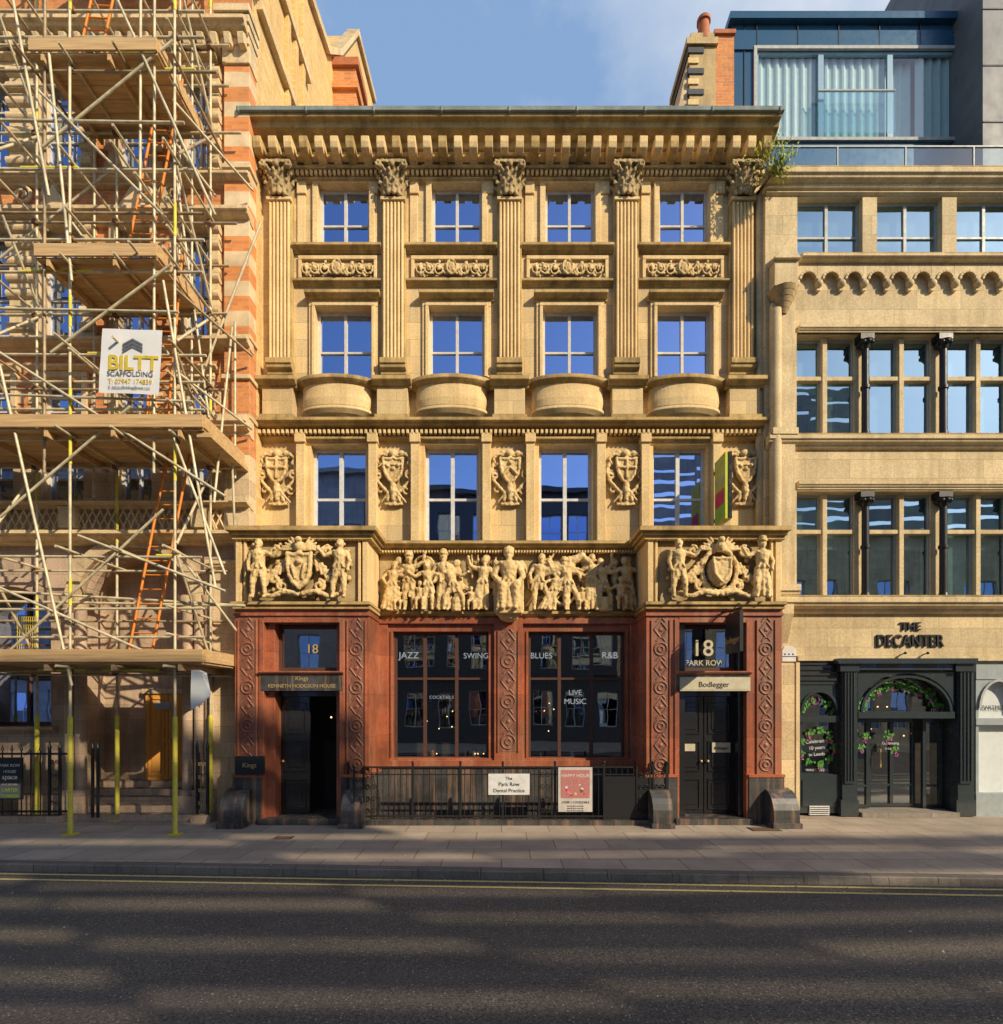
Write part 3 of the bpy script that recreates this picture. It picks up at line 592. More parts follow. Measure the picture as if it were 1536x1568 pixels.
for (a,b),(o0,o1),side in ((BL,(400,525),0),(BR,(1035,1147),1)):
    oa,ob=X(o0,YB),X(o1,YB); zt=Z(948,YB)
    wall(gr,a,b,-.05,ztop,YB,[(oa,ob,-.05,zt)],.5,'red_granite')
    for xx in (a,b): gr.quad((xx,YB,-.05),(xx,.0,-.05),(xx,0,ztop),(xx,YB,ztop),'red_granite')
    gr.quad((a,YB,ztop),(b,YB,ztop),(b,0,ztop),(a,0,ztop),'red_granite')
    gr.box(oa-.03,oa+.06,.0,zt,YB-.025,YB+.3,'red_granite'); gr.box(ob-.06,ob+.03,.0,zt,YB-.025,YB+.3,'red_granite'); gr.box(oa+.06,ob-.06,zt-.07,zt+.03,YB-.022,YB+.3,'red_granite')
    gr.box(a-.02,b+.02,ztop-.16,ztop-.1,YB-.04,-.05,'red_granite')
    motifcol((a+oa)/2-.01,YB-.005,.99,zt-.02,.30); motifcol((ob+b)/2+.01,YB-.005,.99,zt-.02,.30)
    for u,v_ in ((a-.03,oa+.02),(ob-.02,b+.03)): gr.box(u,v_,0,.95,YB-.05,-.1,'black_granite'); gr.box(u-.01,v_+.01,.93,.99,YB-.07,-.1,'red_granite')
    yd=YB+.42
    gr.box(oa+.06,oa+.22,0,zt-.07,YB+.12,yd+.1,'red_granite' if side==0 else 'black_paint'); gr.box(ob-.16,ob-.06,0,zt-.07,YB+.12,yd+.1,'red_granite' if side==0 else 'black_paint')
    window(gw,oa+.2,ob-.14,Z(1026,YB),zt-.08,yd-.1,(),(),.07,'dark_bronze','shop_glass')
    gr.box(oa+.0,ob+.0,Z(1058,YB),Z(1030,YB),YB-.03,yd,'black_granite'); mould(gr,oa-.03,ob+.03,Z(1028,YB),Z(1033,YB),YB-.02,.08,'red_granite',1)
    dz=Z(1066,YB); gr.box(oa+.05,ob-.05,dz,Z(1058,YB),yd-.1,yd+.1,'black_paint')
    if side==0:
        panel_door(gr,oa+.22,oa+.22+(ob-oa-.36)*.48,.12,dz,yd,'black_paint',1); gw.quad((oa+.9,yd+.9,.1),(ob-.15,yd+.9,.1),(ob-.15,yd+.9,dz),(oa+.9,yd+.9,dz),'interior_dark')
        panel_door(gw,ob-.28,ob-.17,.12,dz,yd+.05,'black_paint',1,knob=None,rows=())
        gw.box(oa+.95,ob-.4,.12,1.6,yd+.5,yd+.7,'interior_dark'); gw.ball((ob-.5,yd+.45,2.1),.018,'lamp_glow')
    else: panel_door(gr,oa+.10,ob-.14,.12,dz,yd,'black_paint',2)
    gr.box(oa-.03,ob+.03,-.02,.12,YB-.12,yd+.5,'black_granite')
    shell(gw,a+.02,b-.02,0,ztop-.02,YB+.5,0,'interior_dark')
    bpos=[(a-.12,a+.33),(b-.45,b-.05)] if side==0 else [(a+.02,a+.40),(b-.36,b+.14)]
    for u,v_ in bpos:
        pr=[(YB+.05,0),(YB-.42,0),(YB-.42,.22)]+[(YB-.42+.37*(1-math.cos(q*math.pi/12)),.22+.48*math.sin(q*math.pi/12)) for q in range(1,7)]+[(YB+.05,.72)]
        gr.prof(u,v_,pr,'black_granite'); gr.box(u-.03,v_+.03,0,.1,YB-.46,YB,'black_granite')
yc=-.12; zt=Z(950); hs=[(X(600),X(752),Z(1163),Z(968)),(X(805),X(960),Z(1163),Z(968))]
wall(gr,-2.64,2.97,-2,zt+.1,yc,hs+[(-1.2,1.2,-1.8,.35)],.3,'red_granite')
gr.box(-2.64,2.97,zt-.1,zt+.02,yc-.09,yc,'red_granite'); gr.box(-2.64,2.97,Z(1172),Z(1163),yc-.12,yc,'red_granite'); gr.box(-2.64,2.97,Z(1164),Z(1160),yc-.05,yc+.2,'red_granite')
gr.box(-2.64,-2.45,Z(1163),zt-.1,yc-.06,yc,'red_granite'); gr.box(2.78,2.97,Z(1163),zt-.1,yc-.06,yc,'red_granite')
gr.box(X(757),X(800),Z(1163),zt-.1,yc-.10,yc,'red_granite'); motifcol(X(778),yc-.105,Z(1150),Z(968),.36)
gr.box(-2.64,2.97,-.4,Z(1172)-.02,yc-.04,yc,'black_granite')
for h in hs:
    gr.box(h[0],h[0]+.05,h[2],h[3],yc-.03,yc+.15,'red_granite'); gr.box(h[1]-.05,h[1],h[2],h[3],yc-.03,yc+.15,'red_granite')
    window(gw,h[0]+.05,h[1]-.05,h[2],h[3],yc+.14,(.325,.66),(.635,),.06,'dark_bronze','shop_glass',.07)
window(gw,-1.2,1.2,-1.8,.35,yc+.14,(.33,.66),(.5,),.06,'cream_frame','glass',.06)
gr.build('granite_ground_floor',cb,bevel=.005); orn.build('granite_ornament',cb); 
gw.box(-5.1,5.5,-2.2,-.9+.2,.2,6,'interior_dark'); gw.quad((-5,5.5,-.7),(5.4,5.5,-.7),(5.4,5.5,4.2),(-5,5.5,4.2),'interior_dark'); gw.box(-5.1,5.5,Z(945)-.1,Z(945)+.2,.2,5.9,'interior_dark')
gw.box(-2.3,2.4,.4,1.35,2.6,3.0,'interior')
for i in range(26): gw.cyl((-2.2+.17*i,3.6,2.0+(i%2)*.45),(-2.2+.17*i,3.6,2.22+(i%2)*.45),.035,R.choice(['copper','terracotta','green_black','gold']))
for i in range(14): 
    x=R.uniform(-2.3,2.5); zz=R.uniform(1.6,2.5); yy=R.uniform(1.5,4.4); gw.ball((x,yy,zz),.018,'lamp_glow'); gw.cyl((x,yy,zz),(x,yy,4.1),.006,'iron')
for i in range(10):
    x=R.uniform(-2.2,2.4); gw.cyl((x,.35,Z(1163)),(x,.35,Z(1163)+R.uniform(.1,.2)),.05,R.choice(['terracotta','white_paint','copper','black_paint']),.03)
    if i%2==0: gw.ball((x+.1,.32,Z(1163)+.1),.016,'lamp_glow')
gw.build('shop_windows_and_interior',cb)
m=M(); m.quad((wx0,-1.05,-2),(wx1,-1.05,-2),(wx1,0,-2),(wx0,0,-2),'paving'); m.quad((wx0,-1.1,-2),(wx1,-1.1,-2),(wx1,-1.1,0),(wx0,-1.1,0),'left_stone_low')
m.box(wx0,wx1,-.02,.10,-1.25,-1.02,'black_granite'); m.build('basement_light_well',cb)
yg=yc+.125
for s_,px,py,sz in (('JAZZ',626,1008,.20),('SWING',729,1008,.17),('BLUES',829,1008,.18),('R&B',934,1008,.20),('COCKTAILS',676,1070,.10),('LIVE',881,1064,.16),('MUSIC',881,1078,.17)):
    text(s_,X(px,yg),yg,Z(py,yg),sz,'neon_white',cb,'window_lettering',.002,ol=-.002)
ys=YB+.3
text('18',X(478,ys),ys+.0,Z(1000,ys),.26,'gold',cb,'door_number',.004); text('18',X(1076,ys),ys-.0,Z(1004,ys),.46,'cream_sign',cb,'door_number',.004,ol=.004); text('PARK ROW',X(1079,ys),ys,Z(1019,ys),.155,'cream_sign',cb,'street_lettering',.004,ol=.001)
text('Kings',X(462,YB-.04),YB-.04,Z(1042,YB),.12,'gold',cb,'sign_script',.003); text('KENNETH HODGSON HOUSE',X(462,YB-.04),YB-.036,Z(1053,YB),.10,'gold',cb,'sign_lettering',.003)
a,b=X(1040,YB),X(1147,YB); m=M(); m.box(a,b,Z(1058,YB-.05),Z(1037,YB-.05),YB-.06,YB-.03,'cream_sign'); m.box(a+.03,b-.03,Z(1056,YB-.05),Z(1039,YB-.05),YB-.064,YB-.03,'cream_sign')
m.box(X(1042,-.7),X(1064,-.7),Z(1150,-.7),Z(1139,-.7),-.72,-.69,'cream_sign'); m.box(X(1090,-.7),X(1118,-.7),Z(1152,-.7),Z(1137,-.7),-.72,-.69,'cream_sign'); 
m.box(X(360,-1.2),X(404,-1.2),Z(1186,-1.2),Z(1158,-1.2),-1.2,-1.14,'navy_board'); m.build('name_plates',cb)
text('Bodlegger',X(1093,YB-.06),YB-.068,Z(1052,YB),.15,'navy_board',cb,'sign_lettering',.003); text('Bodlegger',X(1104,-.72),-.73,Z(1147,-.7),.07,'navy_board',cb,'plate_lettering',.002); text('Kings',X(382,-1.2),-1.206,Z(1175,-1.2),.13,'gold',cb,'plate_lettering',.002)
pl=M(); bx,bz=X(1180,-.72),Z(262,-.72)
for i in range(34):
    a=R.uniform(-.9,1.3); ln=R.uniform(.25,.9); base=(bx+R.uniform(-.15,.3),-.72+R.uniform(-.1,.1),bz+R.uniform(-.15,.15)); e=(base[0]+math.sin(a)*ln*.7,base[1]+R.uniform(-.25,.2),base[2]+math.cos(a)*ln*.8)
    pl.cyl(base,e,.006,'twig',.003,4)
    for k in range(22):
        f=R.uniform(.15,1.05); c=Vector(base).lerp(Vector(e),f)+Vector((R.gauss(0,.045),R.gauss(0,.06),R.gauss(0,.045))); u=Vector((R.gauss(0,1),R.gauss(0,1),R.gauss(0,1))).normalized(); v_=u.orthogonal().normalized(); sz=R.uniform(.018,.038)
        pl.add([c-u*sz*1.5,c+v_*sz*.6,c+u*sz*1.5,c-v_*sz*.6],[(0,1,2,3)],'leaf_gutter')
pl.cyl((bx,-.72,bz-.1),(XR-.1,-.05,Z(300)),.02,'twig',.03,5)
pl.build('gutter_plant')
hs_=empty('hanging_pub_sign'); m=M(); x=X(1118,-1.5); m.box(x-.03,x+.03,Z(1000,-1.6),Z(940,-1.6),-2.0,-1.35,'navy_board'); m.cyl((x,-1.1,Z(932,-1.6)),(x,-2.0,Z(936,-1.6)),.02,'iron'); m.cyl((x,-1.1,Z(932,-1.6)-.25),(x,-1.6,Z(934,-1.6)),.012,'iron')
for i in range(9): m.cyl((x,-1.15-.09*i,Z(932,-1.6)+.05*math.sin(i)),(x,-1.24-.09*i,Z(932,-1.6)+.05*math.sin(i+1)),.01,'iron')
m.build('board',hs_); text('Bodlegger',x-.034,-1.66,Z(985,-1.6),.16,'gold',hs_,'lettering',.002,rz=-math.pi/2,tilt=0)
hs2=empty('projecting_estate_sign'); m=M(); x=X(1106,-.6)
m.box(x-.04,x+.04,Z(800,-.6),Z(700,-.6),-.85,-.3,'yellow_sign'); m.box(x-.044,x-.03,Z(795,-.6),Z(752,-.6),-.82,-.33,'teal_sign'); m.box(x-.048,x-.03,Z(775,-.6),Z(752,-.6),-.8,-.36,'red_sign'); m.box(x+.03,x+.09,Z(800,-.6),Z(700,-.6),-.87,-.28,'black_paint')
m.box(x-.02,x+.02,Z(715,-.6),Z(711,-.6),-.3,0,'iron'); m.box(x-.02,x+.02,Z(790,-.6),Z(786,-.6),-.3,0,'iron'); m.build('board',hs2); text('TO LET',x-.052,-.58,Z(740,-.6),.14,'white_paint',hs2,'lettering',.002,rz=-math.pi/2)
rl=empty('iron_area_railing'); m=M(); yr=-1.15
def rail_run(x0,x1,y,z0=.1,z1=1.15,st=.115):
    m.box(x0,x1,z1-.03,z1,y-.02,y+.02,'iron'); m.box(x0,x1,z1-.17,z1-.15,y-.012,y+.012,'iron'); m.box(x0,x1,z0+.05,z0+.08,y-.015,y+.015,'iron')
    n=int((x1-x0)/st)
    for i in range(n+1): xx=x0+(x1-x0)*i/n; m.cyl((xx,y,z0),(xx,y,z1-.02),.008,'iron',n=6)
def scrollpan(x0,x1,y,z0,z1,mt='iron'):
    xc=(x0+x1)/2; w_=(x1-x0)/2
    for xx in (x0,x1): m.box(xx-.014,xx+.014,z0,z1+.05,y-.014,y+.014,mt)
    n=4
    for i in range(n):
        zc=z0+(z1-z0)*(i+.5)/n
        for sx in (-1,1):
            P=spiral(xc+sx*w_*.45,zc,w_*.45,1.4,sx,0 if sx>0 else math.pi,y,12)
            for k in range(12): m.cyl(P[k],P[k+1],.008,mt,n=5)
rail_run(wx0-.05,wx1-.35,yr)
for px in (568,835,985,1010): scrollpan(X(px-10,yr),X(px+10,yr),yr-.01,.15,1.1)
scrollpan(X(540,-1.6),X(555,-1.6),-1.5,.5,1.15)
for px in (533,632,705,770,850,925,1000,1022): m.box(X(px,yr)-.02,X(px,yr)+.02,.05,1.2,yr-.02,yr+.02,'iron'); m.ball((X(px,yr),yr,1.23),.03,'iron')
m.box(X(925,yr),X(998,yr),.1,.95,yr-.008,yr+.008,'iron')
m.build('railing',rl)
sg=empty('dental_practice_sign'); m=M(); m.box(X(748,-1.2),X(811,-1.2),Z(1217,-1.2),Z(1185,-1.2),-1.2,-1.17,'white_paint'); m.build('board',sg)
for i,(s_,sz) in enumerate((('The',.085),('Park Row',.105),('Dental Practice',.1))): text(s_,X(779.5,-1.2),-1.206,Z(1194+9.5*i,-1.2),sz,'navy_board',sg,'lettering',.001)
sg=empty('happy_hour_poster'); m=M(); yy=-1.24; m.box(X(855,yy),X(907,yy),Z(1243,yy),Z(1175,yy),yy,yy+.02,'poster_pale'); m.box(X(859,yy),X(903,yy),Z(1222,yy),Z(1179,yy),yy-.004,yy,'poster_pink')
for i in range(14): m.ball((X(R.uniform(866,896),yy),yy-.004,Z(R.uniform(1200,1218),yy)),R.uniform(.02,.045),R.choice(['copper','red_sign','yellow_line','white_paint','pink_flower']),sy=.1)
m.build('sheet',sg); text('HAPPY HOUR',X(881,yy),yy-.006,Z(1190,yy),.09,'white_paint',sg,'lettering',.001); text('2 FOR 1 COCKTAILS',X(881,yy),yy-.006,Z(1230,yy),.06,'navy_board',sg,'lettering',.001)
for i in range(3): text('4pm till 7pm every day',X(881,yy),yy-.006,Z(1235+3.5*i,yy),.035,'navy_board',sg,'small_print',.001)
# ================================================================ RIGHT BUILDING
rb=empty('sandstone_bar_building'); yR=-.3; RX0=X(1172,yR); RX1=13.5; RP='sandstone_right_plain'
w=M(); t=M(); gl=M(); r=lambda a,b,c,d:(X(a,yR),X(b,yR),Z(d,yR),Z(c,yR))
holes=[]
for k in range(3):
    h=r(1221+122*k,1321+122*k,302,400); holes.append(h); window(gl,h[0],h[1],h[2],h[3],yR+.14,(.5,),(.45,),.045,'light_frame','right_glass',.06,blind=.98,bm='blind')
for (c,d,sp_) in ((510,668,.45),(752,916,.36)):
    h=r(1220,1590,c,d); holes.append(h); H=h[3]-h[2]; rf=.60 if c<600 else .64
    for k in range(4):
        a=h[0]+(X(1330,yR)-X(1211,yR))*k; b=min(a+X(1318,yR)-X(1220,yR),h[1])
        xm=(a+b)/2
        for (u,v_) in ((a,xm-.045),(xm+.045,b)):
            window(gl,u,v_,h[2],h[3],yR+.24,(),(rf,),.04,'blind','right_glass',.08,blind=R.choice([0,.5,.95,.95]),bm=R.choice(['blind','curtain','blind_warm']))
        t.box(xm-.05,xm+.05,h[2],h[3],yR+.14,yR+.3,RP)
        t.box(b-.01,b+.28,h[2],h[3],yR+.2,yR+.5,RP)
        t.box(a,b,h[2]+H*rf-.04,h[2]+H*rf+.05,yR+.16,yR+.28,RP)
    for px in (1328,1448,1568):
        x=X(px,yR); yy=yR+.06
        t.cyl((x,yy,h[2]),(x,yy,h[3]-.1),.075,'iron',.07,12); t.cyl((x,yy,h[2]),(x,yy,h[2]+.12),.11,'iron',.085,12); t.cyl((x,yy,h[2]+H*.47),(x,yy,h[2]+H*.5),.095,'iron',n=12); t.cyl((x,yy,h[3]-.32),(x,yy,h[3]-.14),.08,'iron',.15,10)
        for q in range(8): t.ball((x+.12*math.cos(q*.785),yy+.12*math.sin(q*.785),h[3]-.2),.05,'iron')
        t.box(x-.15,x+.15,h[3]-.13,h[3],yR-.02,yR+.2,'iron')
wall(w,RX0,RX1,Z(1010,yR),Z(270,yR),yR,holes,.55,'sandstone_right')
shell(w,RX0,RX1,-.1,Z(270,yR),yR+.56,5,'interior',(Z(930),Z(700),Z(430)))
w.quad((RX0,yR,0),(RX0,2,0),(RX0,2,Z(270,yR)),(RX0,yR,Z(270,yR)),'sandstone_right'); w.quad((RX0,yR,Z(270,yR)),(RX1,yR,Z(270,yR)),(RX1,6,Z(270,yR)),(RX0,6,Z(270,yR)),'lead')
w.box(RX0,X(1220,yR),0,Z(1010,yR),yR,yR+.5,'sandstone_right')
def rm(a,b,c,d,y,p,k=0): mould(t,a,b,c,d,y,p,RP,k); t.box(a,b,c-.0,c+.03,y-p+.02,y,'sandstone_ledge')
rm(RX0-.05,RX1,Z(258,yR-.2),Z(282,yR-.2),yR,.26); mould(t,RX0,RX1,Z(300,yR)+.05,Z(304,yR)+.05,yR,.06,RP,1); rm(X(1220,yR),RX1,Z(395,yR-.1),Z(407,yR-.1),yR,.24)
x=X(1222,yR-.15); st=.482
while x<RX1:
    a,b=x+.05,x+st-.05; z1=Z(407,yR-.1); z0=z1-.42
    spandrel(t,a,b,z1-.30,z1,yR-.11,.11,RP,8,rise=.2); archring(t,(a+b)/2,z1-.3,.15,.15,.05,yR-.14,yR-.105,RP,8)
    t.box(x-.05,x+.05,z1-.30,z1,yR-.11,yR,RP); t.ball((x,yR-.07,z1-.36),.085,RP); t.box(x-.04,x+.04,z1-.5,z1-.36,yR-.07,yR,RP); x+=st
mould(t,X(1222,yR),RX1,Z(500,yR),Z(510,yR),yR,.08,RP,1); rm(RX0,RX1,Z(666,yR-.15),Z(684,yR-.15),yR,.2); mould(t,X(1220,yR),RX1,Z(738,yR),Z(750,yR),yR,.08,RP,1)
rm(RX0-.05,RX1,Z(914,yR-.2),Z(938,yR-.2),yR,.28)
xa,xb=X(1181,yR-.1),X(1217,yR-.1); 
t.box(xa,xb,Z(915,yR),Z(470,yR),yR-.12,yR,RP); t.box(xa,xb,Z(450,yR),Z(395,yR-.2),yR-.24,yR,RP)
t.extr([(xa-.03,Z(395,yR-.3)),(xb+.03,Z(395,yR-.3)),((xa+xb)/2,Z(368,yR-.3))],yR-.31,yR,RP)
for i in range(5): t.cyl(((xa+xb)/2,yR-.08,Z(452+i*7,yR)),((xa+xb)/2,yR-.08,Z(459+i*7,yR)),.30-.045*i,'sandstone_sooty',.26-.045*i,14)
t.cyl((xa-.1,-.1,Z(930)),(xa-.1,-.1,Z(310)),.09,RP,n=12); t.cyl((xa+.1,yR-.1,Z(915,yR)),(xa+.1,yR-.1,Z(480,yR)),.11,RP,n=12)
t.box(xa-.02,xb+.02,Z(672,yR),Z(662,yR),yR-.22,yR,RP); mould(t,xa-.05,xb+.05,Z(898,yR),Z(925,yR),yR-.05,.22,RP,0)
t.prof(X(1196,yR-.2),X(1214,yR-.2),[(yR,Z(985,yR)),(yR-.25,Z(940,yR-.2)),(yR-.25,Z(925,yR-.2)),(yR,Z(925,yR))],RP)
ys=yR+.02
t.pb(1222,1600,1012,1004,yR-.06,yR+.3,RP)
def arched(a,b,c,zs_,d,fm,deep=.15,gmat='shop_glass'):
    x0,x1,z1,z0,zsp=X(a,ys),X(b,ys),Z(c,ys),Z(d,ys),Z(zs_,ys)
    wall(gl,x0-.06,x1+.06,z0-.1,z1+.12,ys+.02,[(x0,x1,z0,z1)],deep,fm); spandrel(gl,x0,x1,zsp,z1,ys+.02,deep,fm,14); archring(gl,(x0+x1)/2,zsp,(x1-x0)/2-.03,(z1-zsp)*.97-.03,.05,ys-.02,ys+.04,'blind' if fm=='grey_door' else 'green_black',14)
    gl.quad((x0,ys+deep,z0),(x1,ys+deep,z0),(x1,ys+deep,z1),(x0,ys+deep,z1),gmat); return x0,x1,z0,z1
arched(1228,1282,1057,1088,1185,'green_black'); arched(1500,1560,1040,1085,1215,'grey_door',gmat='curtain')
gl.pb(1222,1290,1106,1096,ys-.02,ys+.1,'green_black'); gl.pb(1222,1288,1245,1186,ys-.03,ys+.2,'green_black'); gl.pb(1229,1281,1235,1195,ys-.05,ys,'green_black'); gl.pb(1222,1288,1048,1012,ys,ys+.2,'green_black')
gl.pb(1495,1600,1250,1215,ys-.02,ys+.2,'grey_door'); gl.pb(1495,1600,1040,1012,ys,ys+.2,'grey_door'); gl.pb(1495,1600,1110,1100,ys-.02,ys+.1,'grey_door')
for i in range(4): gl.pb(1224,1286,1018+8*i,1015+8*i,ys-.03,ys+.01,'iron'); 
gl.pb(1240,1270,1248,1234,ys-.06,ys,'white_paint')
for i in range(4): gl.pb(1241,1269,1237+3*i,1236+3*i,ys-.064,ys-.05,'iron')
yp=yR-.08
for a,b in ((1290,1313),(1467,1492)):
    gl.pb(a,b,1248,1012,yp,yp+.4,'green_black'); gl.pb(a+4,b-4,1200,1025,yp-.03,yp,'green_black'); gl.pb(a-2,b+2,1250,1225,yp-.05,yp+.1,'green_black'); gl.pb(a-3,b+3,1028,1010,yp-.06,yp+.1,'green_black')
    for q in (a+7,(a+b)/2,b-7): gl.cyl((X(q,yp),yp-.035,Z(1195,yp)),(X(q,yp),yp-.035,Z(1030,yp)),.018,'green_black',n=8)
gl.pb(1284,1498,1016,1008,yp-.12,yp+.4,'green_black'); gl.pb(1313,1467,1026,1016,yp-.02,yp+.4,'green_black')
x0,x1=X(1316,yp),X(1464,yp); z1=Z(1028,yp); zsp=Z(1090,yp); spandrel(gl,x0,x1,zsp,z1,yp+.05,.25,'green_black',18,rise=(z1-zsp)*.96); archring(gl,(x0+x1)/2,zsp,(x1-x0)/2-.1,(z1-zsp)*.96-.1,.05,yp+.02,yp+.08,'green_black',18)
gl.box(x0,x1,Z(1100,yp),zsp,yp+.03,yp+.4,'green_black'); gl.quad((x0,yp+.35,zsp),(x1,yp+.35,zsp),(x1,yp+.35,z1),(x0,yp+.35,z1),'shop_glass')
for q in range(3): 
    u=x0+.02+(x1-x0)*(0,.24,.78)[q]; v_=x0+(x1-x0)*(.22,.76,1)[q]; window(gl,u,v_,.12,Z(1102,yp),yp+.5 if q==1 else yp+.35,(.5,) if q==1 else (),(.25,),.07,'green_black','shop_glass',.07)
gl.box(x0,x1,-.02,.1,yp-.1,yp+1,'kerb_stone'); gl.cyl((X(1348,yp+.4),yp+.4,1.0),(X(1348,yp+.4),yp+.4,1.4),.02,'gold')
gl.quad((RX0+.2,1.8,0),(RX1,1.8,0),(RX1,1.8,4),(RX0+.2,1.8,4),'interior_dark'); gl.quad((RX0+.2,0,.01),(RX1,0,.01),(RX1,1.8,.01),(RX0+.2,1.8,.01),'interior_dark')
for i in range(8): gl.ball((X(1330+R.uniform(0,120)),1.2,R.uniform(1.4,2.4)),.018,'lamp_glow')
t.box(X(1218,yR),X(1224,yR),0,Z(1010,yR),yR-.02,yR+.3,RP)
w.build('walls',rb); t.build('mouldings_and_columns',rb,bevel=.006); gl.build('shopfront_and_windows',rb)
vg=M()
def leafcl(cx,cz,y,n,sp,gr_=False):
    for i in range(n):
        c=Vector((cx+R.gauss(0,sp),y-R.uniform(0,.05),cz+R.gauss(0,sp))); a=R.uniform(0,6.3); sz=R.uniform(.022,.045)
        vg.add([(c.x+sz*math.cos(a+q*1.257)*(1 if q%2 else .65),c.y+R.uniform(-.01,.01),c.z+sz*math.sin(a+q*1.257)) for q in range(5)],[(0,1,2,3,4)],'leaf_vine')
    if gr_:
        for i in range(12): vg.ball((cx+R.gauss(0,.02),y-.03,cz-.04-i*.009+R.uniform(-.01,.01)),.016,R.choice(['grape','pink_flower','grape']))
cx=(x0+x1)/2
for i in range(15):
    a=math.pi*(.06+.88*i/14); leafcl(cx-(x1-x0)*.40*math.cos(a),zsp+(z1-zsp)*.68*math.sin(a),yp+.28,16,.05,i%2==0)
for px,py in ((1335,1128),(1330,1145),(1370,1130),(1383,1150),(1375,1125)): leafcl(X(px,yp),Z(py,yp),yp+.25,12,.045,True)
for i in range(9): leafcl(X(1255+26*math.cos(i*.7),ys),Z(1145+26*math.sin(i*.7),ys),ys+.1,11,.04,i%2==0)
for i in range(6): leafcl(X(1255-22*math.cos(i*.628),ys),Z(1088-16*math.sin(i*.628),ys),ys+.1,9,.03,False)
vg.ring((X(1251,ys),ys+.08,Z(1072,ys)),.09,.09,.012,'grape'); vg.build('vine_decoration',rb)
for i,s_ in enumerate(('Celebrating','10 years','in Leeds','WINES · BEERS')): text(s_,X(1256,ys),ys+.12,Z(1138+10*i+(14 if i==3 else 0),ys),.105 if i<3 else .075,'white_paint',rb,'window_lettering',.002,tilt=-.08 if i<3 else 0)
text('Celebrating',X(1385,yp),yp+.42,Z(1142,yp),.08,'white_paint',rb,'door_lettering',.002); text('in Leeds',X(1385,yp),yp+.42,Z(1150,yp),.07,'white_paint',rb,'door_lettering',.002)
text('APARTMENT',X(1528,ys),ys+.1,Z(1086,ys),.12,'navy_board',rb,'door_lettering',.002)
text('THE',X(1393,yR),yR-.025,Z(965,yR),.24,'iron',rb,'shop_name',.02,ol=.002); text('DECANTER',X(1392,yR),yR-.025,Z(990,yR),.36,'iron',rb,'shop_name',.02,ol=.003,sx=.78)
m=M(); m.box(X(1197,yR),X(1218,yR),Z(1013,yR),Z(996,yR),yR-.03,yR,'white_paint'); m.extr([(X(1197,yR),Z(996,yR)),(X(1218,yR),Z(996,yR)),(X(1214,yR),Z(990,yR)),(X(1201,yR),Z(990,yR))],yR-.03,yR,'white_paint')
for q in (1201,1207,1213): m.ball((X(q,yR),yR-.03,Z(1002,yR)),.022,'blue_clad',sy=.3)
m.box(X(1197,yR),X(1218,yR),Z(1006,yR),Z(1005,yR),yR-.034,yR-.03,'navy_board'); m.build('alarm_box',rb)
m=M(); 
for px in (1378,1412): m.cyl((X(px,yR),yR,Z(1003,yR)),(X(px,yR),yR-.15,Z(1001,yR)),.012,'iron'); m.ball((X(px,yR),yR-.16,Z(1001,yR)),.03,'iron')
m.build('sign_lamps',rb)
# ---- penthouse
ph=empty('blue_rooftop_penthouse'); m=M(); y=2.5; a,b=X(1122,y),X(1499,y); zt=Z(38,y)
hh=(X(1158,y),X(1470,y),Z(213,y),Z(78,y))
wall(m,a,b,13.8,zt,y,[hh],.3,'blue_clad'); 
for xx in (a,b): m.quad((xx,y,13.8),(xx,y+2.5,13.8),(xx,y+2.5,zt),(xx,y,zt),'blue_clad')
m.quad((a,y+2.5,13.8),(b,y+2.5,13.8),(b,y+2.5,zt),(a,y+2.5,zt),'interior'); m.quad((a,y,zt),(b,y,zt),(b,y+2.5,zt),(a,y+2.5,zt),'blue_clad')
m.box(a-.12,b+.05,zt,zt+.18,y-.15,y+2.6,'blue_clad'); m.box(a-.05,b,hh[3]+.0,hh[3]+.5,y-.04,y,'blue_clad')
for k in range(6): xx=hh[0]+(hh[1]-hh[0])*k/5; m.box(xx-.01,xx+.01,hh[3]+.1,zt,y-.05,y,'navy_board')
for xx in (a+.3,): m.box(xx-.01,xx+.01,14,zt,y-.02,y,'navy_board')
for u,v_ in ((hh[0],hh[0]+(hh[1]-hh[0])*.32),(hh[0]+(hh[1]-hh[0])*.32,hh[0]+(hh[1]-hh[0])*.66),(hh[0]+(hh[1]-hh[0])*.66,hh[1])):
    window(m,u,v_,hh[2],hh[3],y+.02,(),(),.07,'blue_clad_light','clear_glass',.05)
m.box(hh[0]-.08,hh[0],hh[2]-.08,hh[3]+.08,y-.06,y,'blind'); m.box(hh[1],hh[1]+.08,hh[2]-.08,hh[3]+.08,y-.06,y,'blind'); m.box(hh[0],hh[1],hh[3],hh[3]+.08,y-.06,y,'blind'); m.box(hh[0],hh[1],hh[2]-.08,hh[2],y-.06,y,'blind')
for c0,c1,yo in ((0,.31,.16),(.33,.65,.18),(.67,.80,.3),(.80,1,.16)):
    n=int(120*(c1-c0)); P=[]
    for i in range(n+1): P.append((hh[0]+(hh[1]-hh[0])*(c0+(c1-c0)*i/n),y+yo+.035*math.sin(i*1.25)))
    for i in range(n): m.quad((P[i][0],P[i][1],hh[2]),(P[i+1][0],P[i+1][1],hh[2]),(P[i+1][0],P[i+1][1],hh[3]),(P[i][0],P[i][1],hh[3]),'curtain')
m.box(X(1255,y-.15),X(1372,y-.15),Z(210,y),Z(148,y),y-.12,y-.1,'clear_glass'); m.box(X(1255,y-.15),X(1372,y-.15),Z(147,y),Z(145,y),y-.13,y-.09,'blind')
m.build('cabin',ph)
